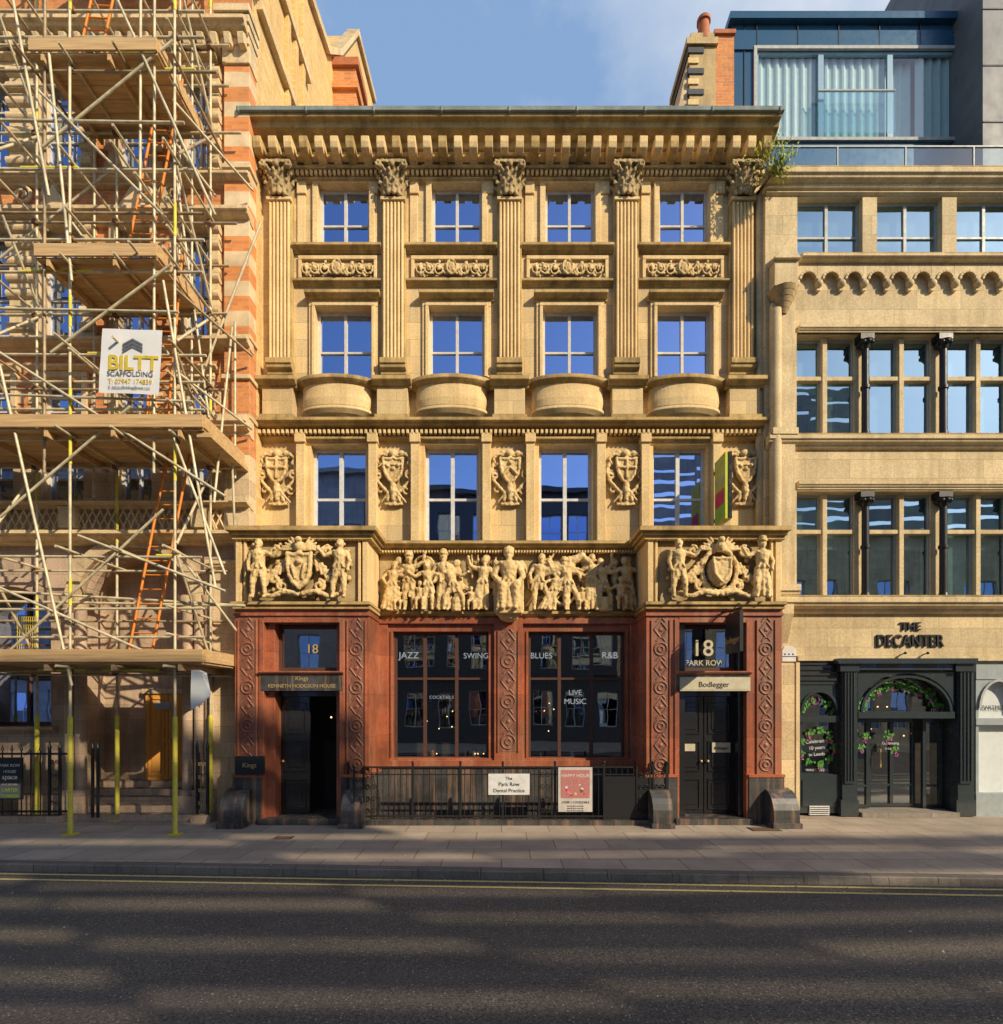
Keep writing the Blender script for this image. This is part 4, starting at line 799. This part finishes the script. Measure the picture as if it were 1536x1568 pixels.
m=M(); y=.9; m.quad((X(1178,y),y,13.8),(14,y,13.8),(14,y,Z(226,y)),(X(1178,y),y,Z(226,y)),'clear_glass'); m.box(X(1178,y),14,Z(226,y),Z(226,y)+.03,y-.02,y+.02,'light_frame')
for k in range(5): xx=X(1178,y)+1.6*k; m.box(xx-.012,xx+.012,13.8,Z(226,y),y-.02,y+.02,'light_frame')
m.build('glass_balustrade',ph)
gb=empty('grey_clad_building'); m=M(); y=1.6; m.box(X(1505,y),16,13,24,y,y+4,'grey_clad')
for k in range(7): m.box(X(1505,y)-.01,16,14+k*1.4,14.03+k*1.4,y-.015,y,'slate')
m.extr([(X(1408,9),Z(42,9)),(32,Z(42,9)),(32,45),(X(1438,9),Z(-30,9)+2)],9,16,'grey_clad'); m.build('cladding',gb)
ch=empty('brick_chimney_stack'); m=M(); y=1.8
m.pb(1096,1124,190,52,y,y+1.2,'orange_brick'); m.pb(1056,1096,190,62,y-.05,y+1.2,'sandstone_sooty')
for i in range(7): m.pb(1054,1070 if i%2 else 1078,80+16*i,72+16*i,y-.08,y+1.2,'sandstone_plain' if i%2 else 'slate')
m.extr([(X(1034,y),Z(190,y)),(X(1058,y),Z(190,y)),(X(1058,y),Z(70,y))],y,y+1.2,'left_stone')
m.pb(1052,1100,66,56,y-.12,y+1.3,'sandstone_sooty'); m.pb(1058,1094,56,50,y-.05,y+1.2,'sandstone_sooty'); m.pb(1094,1127,50,44,y-.06,y+1.25,'terracotta')
x=X(1071,y+.4); z=Z(54,y); m.cyl((x,y+.1,z-.1),(x,y+.1,z+.45),.17,'terracotta',.13,14); m.cyl((x,y+.1,z+.42),(x,y+.1,z+.5),.17,'terracotta',n=14)
m.build('stack',ch)
# ================================================================ LEFT BUILDING
lb=empty('gothic_brick_building'); yL=-.5; LX=-13.5; w=M(); t=M(); gl=M(); LP='left_plain'
lr=lambda a,b,c,d:(X(a,yL),X(b,yL),Z(d,yL),Z(c,yL))
holes=[]
cols=[(-70,20),(62,128),(178,232),(278,322)]
rows=[(110,266),(345,520),(580,652)]
for a,b in cols:
    for c,d in rows:
        h=lr(a,b,c,d); holes.append(h); window(gl,h[0],h[1],h[2],h[3],yL+.2,(.5,),(.4,.7),.05,'cream_frame','glass',.045,blind=R.choice([0,.4]))
        t.box(h[0]-.12,h[0],h[2],h[3],yL-.07,yL+.1,LP); t.box(h[1],h[1]+.12,h[2],h[3],yL-.07,yL+.1,LP); t.box(h[0]-.12,h[1]+.12,h[3],h[3]+.12,yL-.08,yL+.1,LP); mould(t,h[0]-.2,h[1]+.2,h[3]+.2,h[3]+.1,yL,.2,LP,1); mould(t,h[0]-.15,h[1]+.15,h[2],h[2]-.1,yL,.15,LP,1)
        nb=int((h[3]-h[2])/.45)
        for q in range(nb):
            for xx in (h[0]-.24,h[1]+.02): t.box(xx,xx+.22,h[2]+q*.45,h[2]+q*.45+.24,yL-.03,yL,LP)
    h=lr(a,b,690,765); holes.append(h); window(gl,h[0],h[1],h[2],h[3],yL+.2,(.5,),(),.05,'cream_frame','glass')
zl=Z(830,yL)
wall(w,LX,XL,Z(670,yL),Z(-60,yL),yL,[h for h in holes if h[2]>Z(670,yL)],.4,'orange_brick','left_stone')
wall(w,LX,XL,zl,Z(670,yL),yL+.001,[h for h in holes if h[2]<Z(670,yL)],.4,'left_stone')
for a,b in ((22,60),(133,148),(325,340)):
    for zz0,zz1 in ((Z(520,yL),Z(345,yL)),(Z(268,yL),Z(110,yL))):
        t.box(X(a,yL),X(b,yL),zz0,zz1,yL-.12,yL,LP); n=int((zz1-zz0)/.30)
        for i in range(n): 
            zc=zz0+(i+.5)*(zz1-zz0)/n; t.cyl((X(a,yL)-.02,yL-.1,zc),(X(b,yL)+.02,yL-.1,zc),.105,LP,n=10)
for z1,z0,p in ((40,60,.45),(268,282,.25),(322,340,.3),(520,535,.3),(640,668,.35),(770,778,.3),(815,832,.4)): mould(t,LX,XL+.02,Z(z1,yL-p/2),Z(z0,yL-p/2),yL,p,LP)
for i in range(30): x=LX+.28*i; t.prof(x,x+.13,[(yL,Z(60,yL)),(yL-.36,Z(62,yL-.2)),(yL-.3,Z(75,yL-.2)),(yL-.1,Z(92,yL)),(yL,Z(96,yL))],LP)
for px in (60,245):
    for sx in (-1,1):
        P=spiral(X(px+sx*22,yL),Z(303,yL),.2,1.4,sx,1.5,yL-.06); t.tube(P,.04,LP,.03,6)
for px in (210,255,90): 
    t.extr([(X(px-30,yL),Z(340,yL)),(X(px+30,yL),Z(340,yL)),(X(px,yL),Z(292,yL))],yL-.16,yL,LP)
pa,pb_=X(342,yL-.15),XL
t.box(pa,pb_,Z(520,yL),Z(96,yL),yL-.12,yL+.2,'banded_brick'); t.box(pa,pb_,Z(700,yL),Z(520,yL),yL-.12,yL+.2,'orange_brick')
for q in (520,580,640,262): t.box(pa-.03,pb_+.04,Z(q+7,yL),Z(q,yL),yL-.18,yL+.2,LP)
t.box(pa-.02,pb_+.02,Z(110,yL),Z(84,yL),yL-.16,yL+.2,LP)
for i in range(4): t.box(pa-.04-.03*i,pb_+.02+.02*i,Z(84-13*i,yL),Z(73-13*i,yL),yL-.2-.04*i,yL+.2,LP)
t.box(pa,pb_,Z(830,yL),Z(700,yL),yL-.12,yL+.2,'left_stone'); 
z1,z0=Z(780,yL),Z(812,yL)
x=LX
while x<XL-.6:
    for e in (0,1): t.cyl((x,yL-.08,z0 if e else z1),(x+.22,yL-.08,z1 if e else z0),.022,LP,n=5)
    x+=.16
for px in (100,300): t.box(X(px,yL),X(px+26,yL),z0,z1,yL-.2,yL,LP)
ha=(X(120,yL),X(300,yL),0,Z(840,yL)); hb=(X(-40,yL),X(78,yL),Z(1112,yL),Z(900,yL)); hc=(X(-190,yL),X(-80,yL),Z(1112,yL),Z(900,yL))
wall(w,LX,XL,-.05,zl,yL+.002,[ha,hb,hc],.8,'left_stone_low')
spandrel(w,ha[0],ha[1],Z(925,yL),Z(840,yL),yL+.002,.8,'left_stone_low',18); archring(t,(ha[0]+ha[1])/2,Z(925,yL),(ha[1]-ha[0])/2-.02,(ha[1]-ha[0])/2-.05,.25,yL-.12,yL+.05,'left_stone',20); archring(t,(ha[0]+ha[1])/2,Z(925,yL),(ha[1]-ha[0])/2-.18,(ha[1]-ha[0])/2-.2,.14,yL+.1,yL+.3,'left_stone_low',20)
for h in (hb,hc):
    spandrel(w,h[0],h[1],Z(945,yL),Z(900,yL),yL+.002,.5,'left_stone_low',14); archring(t,(h[0]+h[1])/2,Z(945,yL),(h[1]-h[0])/2,.62,.22,yL-.1,yL+.05,'left_stone_low',16)
    window(gl,h[0],h[1],h[2],h[3],yL+.4,(.5,),(.6,),.08,'dark_bronze','glass',.07); mould(t,h[0]-.15,h[1]+.15,h[2],h[2]-.14,yL,.16,'left_stone_low',1)
for px in (108,124,288,306,322):
    x=X(px,yL-.1); t.cyl((x,yL-.1,.5),(x,yL-.1,Z(925,yL)),.11,'left_stone_low',n=12); t.cyl((x,yL-.1,Z(935,yL)),(x,yL-.1,Z(915,yL)),.12,'left_stone',.2,12); t.box(x-.16,x+.16,0,.5,yL-.27,yL,'left_stone_low'); t.cyl((x,yL-.1,.5),(x,yL-.1,.62),.16,'left_stone_low',n=12)
t.box(X(328,yL),XL,0,Z(870,yL),yL-.14,yL+.1,'left_stone'); mould(t,X(325,yL),XL+.02,Z(862,yL),Z(880,yL),yL-.1,.2,LP,0)
for i in range(5): t.box(ha[0]-.25+.05*i,ha[1]+.2-.05*i,0,.14*(i+1),yL-.35+.22*i-(.0),yL+.9,'left_stone_low')
yd=yL+.78; w.quad((ha[0],yd,0),(ha[1],yd,0),(ha[1],yd,ha[3]),(ha[0],yd,ha[3]),'left_stone_low')
panel_door(gl,X(226,yd),X(296,yd),.7,Z(1062,yd),yd-.08,'door_wood',2,rows=((.05,.45),(.5,.95))); gl.box(X(222,yd),X(300,yd),Z(1062,yd),Z(1055,yd),yd-.12,yd,'left_stone')
gl.box(X(243,yd),X(265,yd),Z(1086,yd),Z(1075,yd),yd-.1,yd-.085,'blue_clad_light')
w.box(LX,ha[0]-.35,0,.5,yL-.14,yL,'left_stone_low')
side=[(yL,0),(yL,17.2),(.6,19.2),(.6,27),(2.7,27),(2.72,21.4),(4.4,21.8),(5.7,23.3),(7.7,26.4),(10.4,26.9),(10.4,0)]
w.add([(XL,a,b) for a,b in side]+[(XL-1.5,a,b) for a,b in side],[tuple(range(11))]+[(i,(i+1)%11,(i+1)%11+11,i+11) for i in range(1,10)],'gable_brick')
for (a,b),(c,d) in zip(side[1:9],side[2:10]):
    if abs(c-a)<.1: continue
    t.add([(XL+.12,a,b+.02),(XL+.12,c,d+.02),(XL-.3,c,d+.02),(XL-.3,a,b+.02),(XL+.12,a,b+.25),(XL+.12,c,d+.25),(XL-.3,c,d+.25),(XL-.3,a,b+.25)],[(0,1,5,4),(3,2,6,7),(4,5,6,7),(0,3,7,4),(1,2,6,5),(0,1,2,3)],LP)
for yy in (1.2,1.7,2.2): t.box(XL,XL+.1,14,27,yy,yy+.18,'gable_brick')
for zz in (17.2,19.0,21.5): t.box(XL,XL+.14,zz,zz+.18,-.3 if zz<18 else .6,2.7,LP)
t.box(XL-.2,X(545,5),13,22.1,5,6,'orange_brick'); t.box(XL-.3,X(545,5)+.08,21.4,21.6,4.9,6.1,'orange_brick'); t.box(XL-.3,X(545,5)+.1,22.1,22.35,4.9,6.1,'terracotta')
t.cyl((XL+.2,5.5,22.3),(XL+.2,5.5,22.9),.18,'terracotta',.15,12)
shell(w,LX,XL-.02,-.05,17.0,yL+1.12,5,'interior',(Z(832,yL),Z(655,yL),Z(530,yL),Z(300,yL)))
w.build('walls',lb); t.build('mouldings_and_stonework',lb,bevel=.007); gl.build('windows_and_doors',lb)
rl2=empty('iron_forecourt_railing'); m=M(); yy=-.95
for i in range(24):
    x=-11+.19*i
    if x>-8.6: break
    m.cyl((x,yy,.12),(x,yy,1.45),.012,'iron',n=6); m.cyl((x,yy,1.45),(x,yy,1.58),.028,'iron',.0,6)
m.box(-11,-8.7,1.36,1.40,yy-.015,yy+.015,'iron'); m.box(-11,-8.7,.2,.24,yy-.015,yy+.015,'iron')
scrollpan(X(76,yy),X(92,yy),yy,.25,1.35); scrollpan(X(302,yy),X(318,yy),yy,.25,1.3,'gold'); scrollpan(X(302,yy)+.01,X(318,yy)-.01,yy+.04,.25,1.35); m.box(-11,X(95,yy),0,.14,yy-.1,yy+.1,'left_stone_low'); m.box(X(296,yy),X(325,yy),0,.16,yy-.1,yy+.2,'left_stone_low')
for px in (76,92,302,318,142,150): m.box(X(px,yy)-.02,X(px,yy)+.02,.1,1.5,yy-.02,yy+.02,'iron'); m.cyl((X(px,yy),yy,1.5),(X(px,yy),yy,1.65),.04,'iron',0,6)
m.build('railing',rl2)
sg=empty('office_letting_board'); m=M(); m.box(-11,X(34,-1.05),Z(1224,-1.05),Z(1160,-1.05),-1.06,-1.02,'navy_board'); m.box(-10.9,X(32,-1.05),Z(1222,-1.05),Z(1200,-1.05),-1.066,-1.03,'grey_text'); m.build('board',sg)
for i,(s_,sz,mt) in enumerate((('PARK ROW',.08,'white_paint'),('HOUSE',.08,'white_paint'),('space',.14,'white_paint'),('0113 242 3456',.05,'white_paint'),('CARTER',.09,'teal_sign'),('TOWLER',.09,'teal_sign'))): text(s_,X(15,-1.07),-1.072,Z(1166+8+i*9.5,-1.07),sz,mt,sg,'lettering',.001)
# ================================================================ SCAFFOLD
sf=empty('scaffolding'); m=M(); bd=M(); yf,yk=-2.0,-.78; TR=.0245
SX=[-5.95,-7.86,-9.5,-11.2]
lifts=[3.1,5.2,7.3,8.9,10.4,12.3,14.1,15.9,17.6]
def tb(p,q,mt=None,r=TR): m.cyl(p,q,r,mt or ('steel_tube' if R.random()<.8 else 'steel_tube_rusty'),n=8)
def coup(p): m.box(p[0]-.04,p[0]+.04,p[2]-.04,p[2]+.04,p[1]-.04,p[1]+.04,'rust')
for x in SX:
    for y in (yf,yk):
        j=R.uniform(-.02,.02); tb((x,y,.0),(x+j,y,19.5),'steel_tube'); m.box(x-.1,x+.1,.0,.015,y-.1,y+.1,'yellow_plastic'); m.cyl((x,y,.02),(x,y,2.15),.042,'yellow_foam',n=10)
        for q in range(4): m.cyl((x,y,.3+.5*q),(x,y,.32+.5*q),.0435,'steel_tube',n=10)
for x,z0 in ((-6.35,7.0),(-8.35,7.0),(-6.6,12.0)):
    for y in (yf+.02,yk+.02): tb((x,y,z0-.4),(x+.02,y,19.5))
for z in lifts:
    for y in (yf+.05,yk-.05):
        j=R.uniform(-.05,.05); tb((-12,y,z-.1),(-5.5+R.uniform(-.1,.3),y,z-.1+j))
        for x in SX: coup((x,y,z-.1))
    for x in SX+[-6.9]: tb((x+.05,yf-.35+R.uniform(-.1,.1),z-.05),(x+.05,yk+.2,z-.05+R.uniform(-.02,.02)))
for z in (3.1,7.3,10.4,14.1,17.6):
    for h in (.5,1.0): 
        tb((-12,yf+.06,z+h),(-5.45,yf+.06,z+h+R.uniform(-.04,.04))); tb((-5.98,yf-.2,z+h+.04),(-5.98,yk+.3,z+h+.04))
        if h==1.0: tb((-12,yk+.06,z+h),(-5.6,yk+.06,z+h+R.uniform(-.03,.03)))
        for x in SX: coup((x,yf+.04,z+h))
def deck(x0,x1,y0,y1,z):
    n=int((y1-y0)/.225)
    for i in range(n):
        a=y0+i*(y1-y0)/n; x=x0+R.uniform(-.06,.06)
        while x<x1-.2:
            L=min(3.9,x1-x); bd.box(x,x+L-.01,z-.0,z+.038,a+.006,a+(y1-y0)/n-.006,'scaffold_board',.004); x+=L
    bd.box(x0,x1,z+.04,z+.26,y0-.045,y0-.01,'scaffold_board'); bd.box(x1-.01,x1+.025,z+.04,z+.26,y0,y1,'scaffold_board')
    x=x0+.2
    while x<x1: bd.box(x,x+.05,z-.12,z-.01,y0-.02,y1,'scaffold_board'); x+=1.2
deck(-12,-5.35,-2.15,-.62,3.1); deck(-12,-5.35,-2.15,-.6,7.3); deck(-8.4,-6.2,-2.1,-.62,10.4); deck(-8.5,-6.2,-2.1,-.62,14.1); deck(-8.5,-6.2,-2.1,-.62,17.6)
bd.box(-5.5,-5.25,7.2,7.28,-2.1,-.5,'scaffold_board')
bd.build('boards',sf)
def fp(px,py,y): return (X(px,y),y,Z(py,y))
for a,b,y in (((65,225),(265,62),yf-.06),((78,540),(262,405),yf-.06),((0,792),(200,622),yf-.06),((0,1010),(250,780),yf-.06),((165,265),(0,395),yk),((255,640),(345,880),yf-.06),((265,690),(400,340),yk),((0,540),(345,760),yf-.09),
    ((0,560),(110,1050),yf-.1),((250,120),(320,640),yk-.08),((180,0),(330,330),yf-.08),((110,10),(330,300),yk-.08),((110,340),(330,640),yk-.08),((0,900),(250,1010),yf-.09),((120,820),(345,905),yf-.09),((75,80),(110,430),yf-.1),((60,140),(250,330),yf-.1),((250,430),(330,900),yf-.07),((20,0),(75,300),yf-.07)):
    tb(fp(*a,y),fp(*b,y),'steel_tube')
for i in range(len(lifts)-1):
    for x in (-5.92,-9.46): 
        a,b=(yf,yk) if i%2 else (yk,yf); tb((x,a,lifts[i]+.1),(x,b,lifts[i+1]-.1))
for i in range(10):
    z=R.uniform(7.5,18); x=R.uniform(-10,-5.6); tb((x,yf-.4,z),(x+R.uniform(-.05,.05),-.5,z))
for z in (8.1,9.6,13.0): tb((-12,yf-.06,z),(R.uniform(-6,-5.4),yf-.06,z+R.uniform(-.3,.3)),'steel_tube'); tb((-6.0,yf,z+.4),(-5.1,yk,z-.1))
tb((-5.45,yk,7.0),(-5.45,yk,10.2)); tb((-5.45,-1.6,6.2),(-5.45,-.9,10.0)); tb((-5.95,yf,5.2),(-5.2,-1.0,3.7)); tb((-5.5,-.6,4.8),(-5.4,-1.0,7.2))
for z in (4.3,4.6): tb((-12,yf-.03,z),(-5.0,-1.3,z-.3 if z>4.5 else z))
for i in range(26):
    x=R.choice(SX[:3]); z=R.uniform(3,18); y=R.choice((yf,yk)); m.cyl((x,y,z),(x,y,z+R.uniform(.3,.7)),.028,'yellow_foam',n=8)
for i in range(10):
    x=R.uniform(-9.5,-6); z=R.choice(lifts)-.1; m.cyl((x,yf+.05,z),(x+R.uniform(.3,1.2),yf+.05,z),.029,'yellow_foam',n=8)
def mesh_gate(x0,x1,z0,z1,y):
    n=9
    for i in range(n+1): 
        xx=x0+(x1-x0)*i/n; m.cyl((xx,y,z0),(xx,y,z1),.006,'yellow_plastic',n=4)
        zz=z0+(z1-z0)*i/n; m.cyl((x0,y,zz),(x1,y,zz),.006,'yellow_plastic',n=4)
mesh_gate(X(95,yk),X(150,yk),Z(395,yk),Z(370,yk),yk); mesh_gate(X(28,yk),X(58,yk),Z(1000,yk),Z(945,yk),yk-.02); mesh_gate(X(180,yk),X(240,yk),Z(90,yk),Z(60,yk),yk); mesh_gate(X(190,yk),X(250,yk),Z(655,yk),Z(625,yk),yk)
m.build('tubes',sf)
def ladder(a,b,w_,name):
    o=M(); a=Vector(a); b=Vector(b); s_=Vector((w_,0.02,0)); 
    for q in (-.5,.5): o.cyl(a+s_*q,b+s_*q,.025,'ladder_orange',n=6)
    n=int((b-a).length/.28)
    for i in range(1,n): c=a.lerp(b,i/n); o.cyl(c-s_*.5,c+s_*.5,.014,'ladder_orange',n=5)
    o.build(name,sf)
ladder((-6.75,-1.8,3.15),(-6.25,-1.1,8.2),.42,'ladder'); ladder((-6.5,-1.7,7.35),(-6.55,-1.1,11.3),.4,'ladder'); ladder((-6.9,-1.7,10.45),(-6.5,-1.1,15.0),.4,'ladder'); ladder((-7.9,-1.6,14.2),(-7.5,-1.1,18.4),.4,'ladder')
bn=empty('scaffolding_company_banner'); o=M(); n=10; y=yf-.2
vs=[];fs=[]
for i in range(n+1):
    for k in range(n+1):
        u,v_=i/n,k/n; p=fp(157+92*u-6*v_*(1),503+3*u+98*v_,y); vs.append((p[0],p[1]-.005*math.sin(u*9+v_*3)-.004*math.sin(v_*11),p[2]))
for i in range(n):
    for k in range(n): q=i*(n+1)+k; fs.append((q,q+1,q+n+2,q+n+1))
o.add(vs,fs,'banner_white',True); o.build('sheet',bn); ty=y-.014
text('BILTT',X(203,ty),ty,Z(566,ty),.36,'banner_text_yellow',bn,'lettering',.001,tilt=.03,ol=.01); text('SCAFFOLDING',X(199,ty),ty,Z(576,ty),.125,'grey_text',bn,'lettering',.001,tilt=.03,ol=.001); text('T: 07947 174839',X(199,ty),ty,Z(587,ty),.115,'banner_text_yellow',bn,'lettering',.001,tilt=.03,ol=.001); text('E: bilttscaffolding@mail.com',X(198,ty),ty,Z(595,ty),.066,'grey_text',bn,'lettering',.001,tilt=.03)
o=M(); cx=X(203,ty)
for i in range(3):
    zt=Z(518+5*i,ty); h_=.10
    for sx in (-1,1): o.quad((cx,ty-.002*i,zt),(cx+sx*.18,ty-.002*i,zt-h_),(cx+sx*.18,ty-.002*i,zt-h_-.035),(cx,ty-.002*i,zt-.035),'grey_text')
o.build('logo',bn)
o=M(); 
for i in range(6): o.add([(-5.6+.03*i,-2.1,3.0),(-5.4,-2.1+.03*i,2.95),(-5.45+.04*i,-2.08,2.3+.05*i),(-5.6,-2.12,2.5-.05*i)],[(0,1,2,3)],'curtain')
o.build('dust_sheet',sf)
# ================================================================ OPPOSITE SIDE OF THE STREET
def opposite(name,x0,x1,H,mat,seed,flo=3.6,ws=2.4):
    e=empty(name); m=M(); y=-24; holes=[]; z=1
    while z+flo<=H+.5:
        x=x0+.7
        while x+1.3<x1: holes.append((x,x+1.3,z,z+2.3)); x+=ws
        z+=flo
    wall(m,x0,x1,-.1,H,y,holes,-.25,mat)
    for h in holes: window(m,h[0],h[1],h[2],h[3],y-.25,(.5,),(.5,),.06,'white_frame','glass'); 
    m.quad((x0,y-.5,0),(x1,y-.5,0),(x1,y-.5,H),(x0,y-.5,H),'interior'); m.quad((x0,y,H),(x1,y,H),(x1,y-9,H),(x0,y-9,H),'lead')
    for xx in (x0,x1): m.quad((xx,y,0),(xx,y-9,0),(xx,y-9,H),(xx,y,H),mat)
    m.quad((x0,y-9,0),(x1,y-9,0),(x1,y-9,H),(x0,y-9,H),mat); m.box(x0,x1,H-.3,H,y,y+.4,mat); m.box(x0,x1,4.2,4.5,y,y+.25,mat); m.build('block',e); return e
opposite('office_block_across_street',-40,-9,18.0,'pale_opposite',1); opposite('bank_building_across_street',-9,8,16.6,'slate',2,3.9,2.1)
e=opposite('terrace_across_street',8,60,13.7,'left_stone',4)
m=M(); y=-24  # added slat screen, out of view; gaps shaped to throw light streaks
x=8.0; RS=random.Random(11)
while x<60:
    L=RS.uniform(3.0,6.5); top=23.2 if x<21.5 else 20.0; z=13.7; s1=RS.uniform(-.12,.22)
    while z<top:
        b=RS.uniform(.35,.8); g_=RS.uniform(.16,.36)
        if z>17.6: b*=2.2
        m.extr([(x,z),(x+L,z+s1),(x+L,min(z+b,top)+s1),(x,min(z+b,top))],y-.1,y,'pale_opposite'); z+=b+g_
    m.box(x,x+.12,13.7,top,y-.15,y-.1,'steel_tube'); x+=L
m.build('added_streak_screen',e)
# ================================================================ WORLD, SUN, CAMERA
AZ=math.radians(49); EL=math.radians(31)
wd=bpy.data.worlds.new('World'); sc.world=wd; wd.use_nodes=True; nt=wd.node_tree; nt.nodes.clear()
N=nt.nodes.new; out=N('ShaderNodeOutputWorld'); bg=N('ShaderNodeBackground'); sky=N('ShaderNodeTexSky'); sky.sky_type='NISHITA'; sky.sun_disc=False; sky.sun_elevation=EL; sky.sun_rotation=math.radians(131); sky.air_density=1.0; sky.dust_density=.8; sky.ozone_density=2.5
lk=nt.links.new
tc=N('ShaderNodeTexCoord'); mp=N('ShaderNodeMapping'); mp.inputs['Scale'].default_value=(1.5,1.5,2.6); mp.inputs['Location'].default_value=(.3,.9,.1); no=N('ShaderNodeTexNoise'); no.inputs['Scale'].default_value=1.5; no.inputs['Detail'].default_value=6; no.inputs['Roughness'].default_value=.55
mr=N('ShaderNodeMapRange'); mr.inputs[1].default_value=.42; mr.inputs[2].default_value=.64; mr.inputs[3].default_value=.0; mr.inputs[4].default_value=.85
sx_=N('ShaderNodeSeparateXYZ'); lk(tc.outputs['Generated'],sx_.inputs[0]); yr_=N('ShaderNodeMapRange'); yr_.inputs[1].default_value=-.05; yr_.inputs[2].default_value=.3; yr_.inputs[4].default_value=.8; lk(sx_.outputs[1],yr_.inputs[0])
mu=N('ShaderNodeMath'); mu.operation='MULTIPLY'
veil=N('ShaderNodeMix'); veil.data_type='RGBA'; veil.inputs[7].default_value=(1.9,3.05,5.0,1); lk(yr_.outputs[0],veil.inputs[0]); lk(sky.outputs[0],veil.inputs[6])
mx=N('ShaderNodeMix'); mx.data_type='RGBA'; mx.inputs[7].default_value=(5.6,5.9,6.2,1)
lk(tc.outputs['Generated'],mp.inputs[0]); lk(mp.outputs[0],no.inputs['Vector']); lk(no.outputs['Fac'],mr.inputs[0]); lk(mr.outputs[0],mu.inputs[0]); lk(yr_.outputs[0],mu.inputs[1]); lk(mu.outputs[0],mx.inputs[0]); lk(veil.outputs[2],mx.inputs[6]); lk(mx.outputs[2],bg.inputs[0]); bg.inputs[1].default_value=.15; lk(bg.outputs[0],out.inputs[0])
sd=bpy.data.lights.new('sun','SUN'); sd.energy=5.0; sd.angle=math.radians(.5); sd.color=(1,.84,.60); so=bpy.data.objects.new('sun',sd); sc.collection.objects.link(so)
tr=Vector((-math.sin(AZ)*math.cos(EL),math.cos(AZ)*math.cos(EL),-math.sin(EL))); so.rotation_euler=tr.to_track_quat('-Z','Y').to_euler(); so.location=(20,-20,30)
cam=bpy.data.cameras.new('camera'); co_=bpy.data.objects.new('camera',cam); sc.collection.objects.link(co_); co_.location=(0,-D,CH); co_.rotation_euler=(math.pi/2,0,0)
cam.sensor_fit='AUTO'; cam.sensor_width=36; cam.lens=36*840/1568; cam.shift_y=296/1568; cam.clip_end=2000; cam.clip_start=.05; sc.camera=co_
sc.view_settings.view_transform='Standard'; sc.view_settings.look='None'; sc.view_settings.exposure=0
